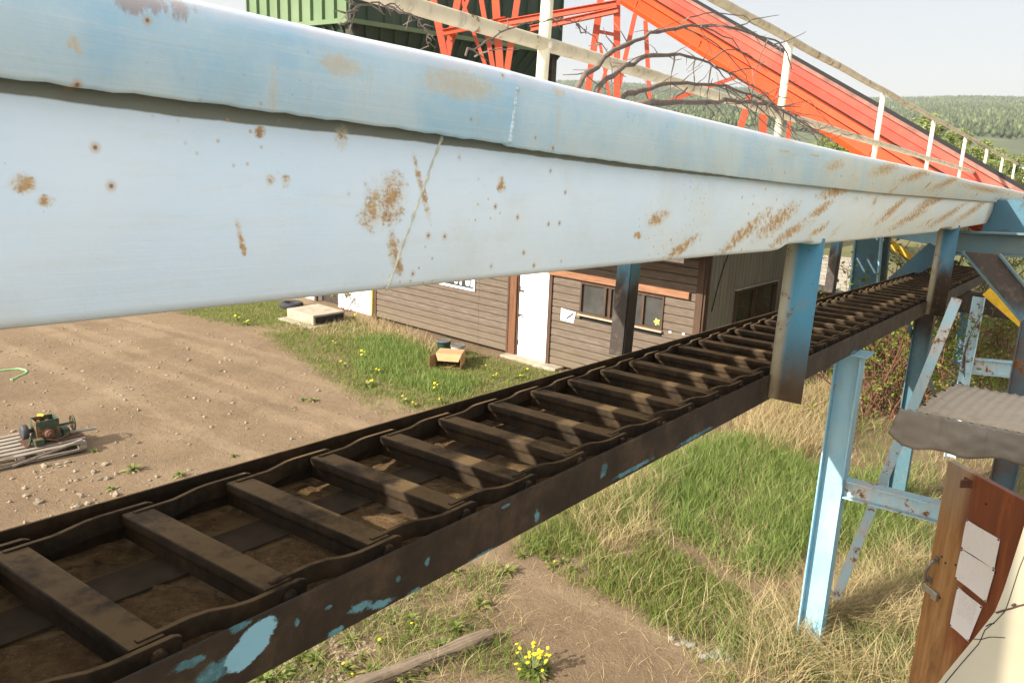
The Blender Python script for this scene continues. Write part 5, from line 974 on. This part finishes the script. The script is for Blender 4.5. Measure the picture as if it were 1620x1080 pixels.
# far forest on the hills: too many to count
n = 60000; A = RNG.uniform(np.radians(-38), np.radians(42), n); R = 430+1090*RNG.random(n)**.8; R[:4000] = RNG.uniform(1380, 1560, 4000); hz = hill_h(A, R); hh = RNG.uniform(3, 6, n)*(.75+.45*(R-430)/1100); wd_ = hh*RNG.uniform(.2, .42, n); sp_ = RNG.random(n) < .45; wd_[sp_] *= .55; hh[sp_] *= 1.25
B_ = np.stack([R*np.sin(A), R*np.cos(A), hz], 1); V_ = []
k = 6; an = np.arange(k)/k*2*np.pi
rings = [(.25, .10), (1., .35), (.85, .68)]
for rf, zf in rings:
    jit = RNG.uniform(.7, 1.3, (n, k)); V_.append(np.stack([B_[:, :1]+wd_[:, None]*rf*np.where(sp_[:, None], max(.1, 1.15-zf), 1)*jit*np.cos(an), B_[:, 1:2]+wd_[:, None]*rf*np.where(sp_[:, None], max(.1, 1.15-zf), 1)*jit*np.sin(an), np.broadcast_to((B_[:, 2]+hh*zf)[:, None], (n, k))+RNG.normal(0, .3, (n, k))], -1))
V_ = np.concatenate([*V_, np.stack([B_[:, 0], B_[:, 1], B_[:, 2]+hh], -1)[:, None]], 1); vb_ = np.array([(r*k+j, r*k+(j+1) % k, (r+1)*k+(j+1) % k, (r+1)*k+j) for r in range(2) for j in range(k)]).ravel(); tb = np.array([(2*k+j, 2*k+(j+1) % k, 3*k) for j in range(k)]).ravel()
L = (np.arange(n)*(3*k+1))[:, None]+np.concatenate([vb_, tb]); Sz = np.tile([4]*(2*k)+[3]*k, n); tn = np.clip(RNG.normal(.5, .2, n)-.25*sp_+.3*(vnoise(B_[:, 0]+5000, B_[:, 1], 120, 77)-.5), 0, 1)
me = fast_mesh('hillside_forest', V_.reshape(-1, 3), L.ravel(), Sz, M_far, np.repeat(tn, 3*k+1)); tag(link_mesh('hillside_forest', me), 'distant mixed forest covering the low hills', 'forest', kind='stuff')
for x, y, w_, lab, colr in ((1603, 270, 5, 'tiny far white roofed building behind the last railing posts, upper of two', (.7, .7, .68)), (1606, 284, 4, 'tiny far blue building behind the last railing posts, lower of two', (.2, .35, .5))):
    c = D(x, y, 88); m = MB(); m.hexa([np.array([c[0]+a, c[1]+b, z]) for z in (0, c[2]) for a, b in ((-w_/2, 0), (w_/2, 0), (w_/2, 4), (-w_/2, 4))]); o = thing('far_building', (c[0], c[1], 0), lab, 'building'); m.build('wall', plain('far_wall', colr, .7, .1), o)
    m = MB(); m.hexa([np.array([c[0]+a, c[1]+b, z]) for z, e in ((c[2]+.01, .3), (c[2]+.3, .1)) for a, b in ((-w_/2-e, -e), (w_/2+e, -e), (w_/2+e, 4), (-w_/2-e, 4))]); m.build('roof', M_sign, o)
# ---- dead branches lying over the girder top
def branch(label, pts, r0, r1, w0, w1, twigs, extra=0):
    n = len(pts); P3 = [PW(x, y, w0+(w1-w0)*i/(n-1)) for i, (x, y) in enumerate(pts)]; f = []
    for i in range(n-1):
        p0, p1, p2, p3 = P3[max(i-1, 0)], P3[i], P3[i+1], P3[min(i+2, n-1)]
        for t in np.linspace(0, 1, 5)[:-1]: f.append(.5*((2*p1)+(-p0+p2)*t+(2*p0-5*p1+4*p2-p3)*t*t+(-p0+3*p1-3*p2+p3)*t**3)+RNG.normal(0, .004, 3))
    f.append(P3[-1]); k = len(f); o = thing('dead_branch', f[0], label, 'branch', BF); m = MB(); m.tube(f, list(np.linspace(r0, r1, k)*RNG.uniform(.85, 1.15, k)), 7); tw_ = []
    for i in range(extra):
        a = RNG.integers(int(n*.45), n); x0, y0 = pts[a]; dx, dy = RNG.uniform(10, 75), RNG.uniform(-22, 48); sg = RNG.uniform(-14, 14); x0 += RNG.uniform(-20, 10); y0 += RNG.uniform(-2, 5); twigs = twigs+[[(x0, y0), (x0+dx*.4, y0+dy*.3+sg), (x0+dx*.8, y0+dy*.75+sg), (x0+dx, y0+dy+RNG.uniform(-3, 12))]]
    for tw in twigs: q3 = [PW(x, y, w0+(w1-w0)*.6+RNG.normal(0, .06)) for x, y in tw]; ff = []; [ff.extend([q3[j]*(1-t)+q3[j+1]*t+RNG.normal(0, .003, 3) for t in (0, .33, .66)]) for j in range(len(q3)-1)]; ff.append(q3[-1]); tw_.append(ff)
    for i in range(int(k*.8)):
        j = RNG.integers(2, k); d = nrm(RNG.normal(size=3)+np.array([0, 0, -.3])); L_ = RNG.uniform(.03, .16)*min(1, r0/.009); m.tube([f[j], f[j]+d*L_*.5, f[j]+d*L_+RNG.normal(0, .015, 3)], [.0028, .002, .0012], 4)
    m.build('limb', M_branch, o, smooth=True)
    for ff in tw_: MB().tube(ff, list(np.linspace(.0042, .0016, len(ff))), 5).build('twig', M_branch, o)
M_branch = plain('dead_bark', (.14, .105, .08), .85, .4, 20)
branch('upper dead branch arching highest over the girder and across the railing post', [(911, 140), (935, 112), (980, 75), (1030, 55), (1080, 43), (1130, 42), (1180, 50), (1225, 65), (1245, 85), (1252, 110)], 0.0105, .004, -1.5, -1.9, [[(1072, 43), (1090, 28), (1130, 20), (1175, 25), (1195, 40)], [(1160, 45), (1190, 32), (1232, 24)], [(1110, 42), (1160, 62), (1190, 110), (1195, 140)], [(1085, 43), (1135, 70), (1180, 120), (1192, 170)], [(1215, 60), (1200, 100), (1185, 140)], [(1225, 70), (1255, 60), (1275, 50)]])
branch('second dead branch arching below the highest one over the girder', [(938, 147), (970, 118), (1010, 95), (1055, 86), (1095, 90), (1130, 105), (1170, 125), (1210, 150), (1235, 180)], .0105, .004, -1.5, -1.9, [[(1068, 88), (1062, 115), (1060, 150)], [(1098, 92), (1098, 120), (1098, 145)], [(1120, 98), (1150, 78), (1185, 85), (1215, 115)], [(1130, 106), (1150, 126), (1160, 125)], [(1150, 115), (1190, 108), (1215, 95)], [(1125, 105), (1120, 140), (1118, 170)]])
branch('third dead branch lying lower along the girder top', [(983, 157), (1010, 145), (1050, 135), (1100, 132), (1150, 138), (1200, 155), (1240, 175), (1270, 200), (1300, 227)], .0105, .0035, -1.5, -1.95, [[(1190, 150), (1215, 165), (1240, 210)], [(1200, 155), (1230, 140), (1262, 128)], [(1150, 137), (1180, 160), (1195, 205)], [(1085, 140), (1065, 160), (1050, 175)], [(1230, 170), (1280, 160), (1320, 205)], [(1215, 160), (1250, 200), (1290, 215)], [(1180, 150), (1220, 190), (1260, 222)]], 4)
branch('thick dark dead branch resting on the rim with a tangle of twigs at its tip', [(1010, 165), (1060, 162), (1110, 163), (1160, 160), (1210, 165), (1250, 182), (1285, 205), (1316, 222)], .015, .004, -1.45, -1.95, [[(1115, 164), (1130, 180), (1138, 192)], [(1130, 165), (1150, 190)], [(1170, 160), (1200, 185), (1235, 215), (1250, 228)], [(1190, 163), (1230, 195), (1280, 222)], [(1210, 166), (1260, 178), (1300, 185), (1325, 205)], [(1180, 160), (1230, 170), (1270, 165)], [(1225, 172), (1245, 200), (1262, 226)], [(1200, 164), (1195, 190), (1205, 215)]], 9)
branch('thin dead twig arching over the railing left of the first post', [(735, 88), (770, 66), (815, 43), (850, 35), (895, 32), (925, 47), (952, 72), (966, 100), (967, 130)], .0035, .0016, -1.6, -2.1, [[(752, 88), (775, 80), (822, 78)], [(912, 40), (920, 50), (928, 54)]])
branch('thin curled dead twig sticking up before the green bin', [(540, 45), (548, 28), (565, 12), (590, 5), (625, 12), (655, 30), (672, 48), (676, 68)], .003, .0014, -1.6, -1.9, [[(548, 28), (556, 38), (553, 50)], [(615, 10), (640, 22), (668, 31)]])
# ================================================================ light, sky, camera
SUN_HD, SUN_EL = 58.0, 29.0
h_ = math.radians(SUN_HD); e_ = math.radians(SUN_EL); ld = Vector((math.sin(h_)*math.cos(e_), math.cos(h_)*math.cos(e_), -math.sin(e_)))
sun = bpy.data.lights.new('sun', 'SUN'); sun.energy = SUN_E; sun.angle = math.radians(.55); sun.color = (1, .93, .82); so = bpy.data.objects.new('sun', sun); so.rotation_euler = ld.to_track_quat('-Z', 'Y').to_euler(); so.location = (-20, -10, 30); COL.objects.link(so)
wr = bpy.data.worlds.new('World'); S.world = wr; wr.use_nodes = True; nt = wr.node_tree; bg = nt.nodes['Background']; sk = nt.nodes.new('ShaderNodeTexSky'); sk.sky_type = 'NISHITA'; sk.sun_disc = False; sk.sun_elevation = e_; sk.sun_rotation = math.radians(SUN_HD+180); sk.air_density = SKY_AIR; sk.dust_density = SKY_DUST; sk.ozone_density = 1.0; sk.altitude = 300
veil = nt.nodes.new('ShaderNodeMix'); veil.data_type = 'RGBA'; veil.inputs[0].default_value = VEIL; nt.links.new(sk.outputs[0], veil.inputs[6]); veil.inputs[7].default_value = (3.75, 3.75, 3.8, 1); tcw = nt.nodes.new('ShaderNodeTexCoord'); dtw = nt.nodes.new('ShaderNodeVectorMath'); dtw.operation = 'DOT_PRODUCT'; nt.links.new(tcw.outputs['Generated'], dtw.inputs[0]); dtw.inputs[1].default_value = tuple(-ld)
def wm(op, a, b): x = nt.nodes.new('ShaderNodeMath'); x.operation = op; nt.links.new(a, x.inputs[0]); x.inputs[1].default_value = b; return x.outputs[0]
glow = wm('ADD', wm('MULTIPLY', wm('POWER', wm('MAXIMUM', wm('ADD', dtw.outputs['Value'], .25), 0), 1.3), GLOW), 1.0)   # high haze is brighter on the sun's side of the sky
vmul = nt.nodes.new('ShaderNodeVectorMath'); vmul.operation = 'SCALE'; vmul.inputs[0].default_value = (3.45, 3.38, 3.36); nt.links.new(glow, vmul.inputs['Scale']); nt.links.new(vmul.outputs[0], veil.inputs[7])
nt.links.new(veil.outputs[2], bg.inputs[0]); bg.inputs[1].default_value = SKY_E
cam = bpy.data.cameras.new('camera'); cam.sensor_width = 36; cam.lens = FPX/1620*36; cam.clip_start = .05; cam.clip_end = 6000; co = bpy.data.objects.new('camera', cam); COL.objects.link(co)
Mx = Matrix.Identity(4)
for i in range(3): Mx[i][0] = float(CM[i][0]); Mx[i][1] = float(-CM[i][1]); Mx[i][2] = float(-CM[i][2]); Mx[i][3] = float(CAM[i])
co.matrix_world = Mx; S.camera = co
hz_ = bpy.data.materials.new('haze_air'); hz_.use_nodes = True; ht = hz_.node_tree; ht.nodes.clear(); ho = ht.nodes.new('ShaderNodeOutputMaterial'); hp_ = ht.nodes.new('ShaderNodeVolumePrincipled'); hp_.inputs['Color'].default_value = (.93, .95, .97, 1); hp_.inputs['Density'].default_value = HAZE; hp_.inputs['Anisotropy'].default_value = .2; ht.links.new(hp_.outputs[0], ho.inputs[1])
if HAZE: tag(MB().hexa([(x, y, z) for z in (-3, 125) for x, y in ((-2700, -2700), (2700, -2700), (2700, 2700), (-2700, 2700))]).build('haze', hz_), 'thin pale haze in the air before the hills', 'haze', kind='stuff')
vs_ = S.view_settings; vs_.view_transform = 'Standard'; vs_.look = 'None'; vs_.exposure = EXPO; vs_.gamma = 1; vs_.use_curve_mapping = False
S.cycles.max_bounces = 8; S.cycles.transparent_max_bounces = 8
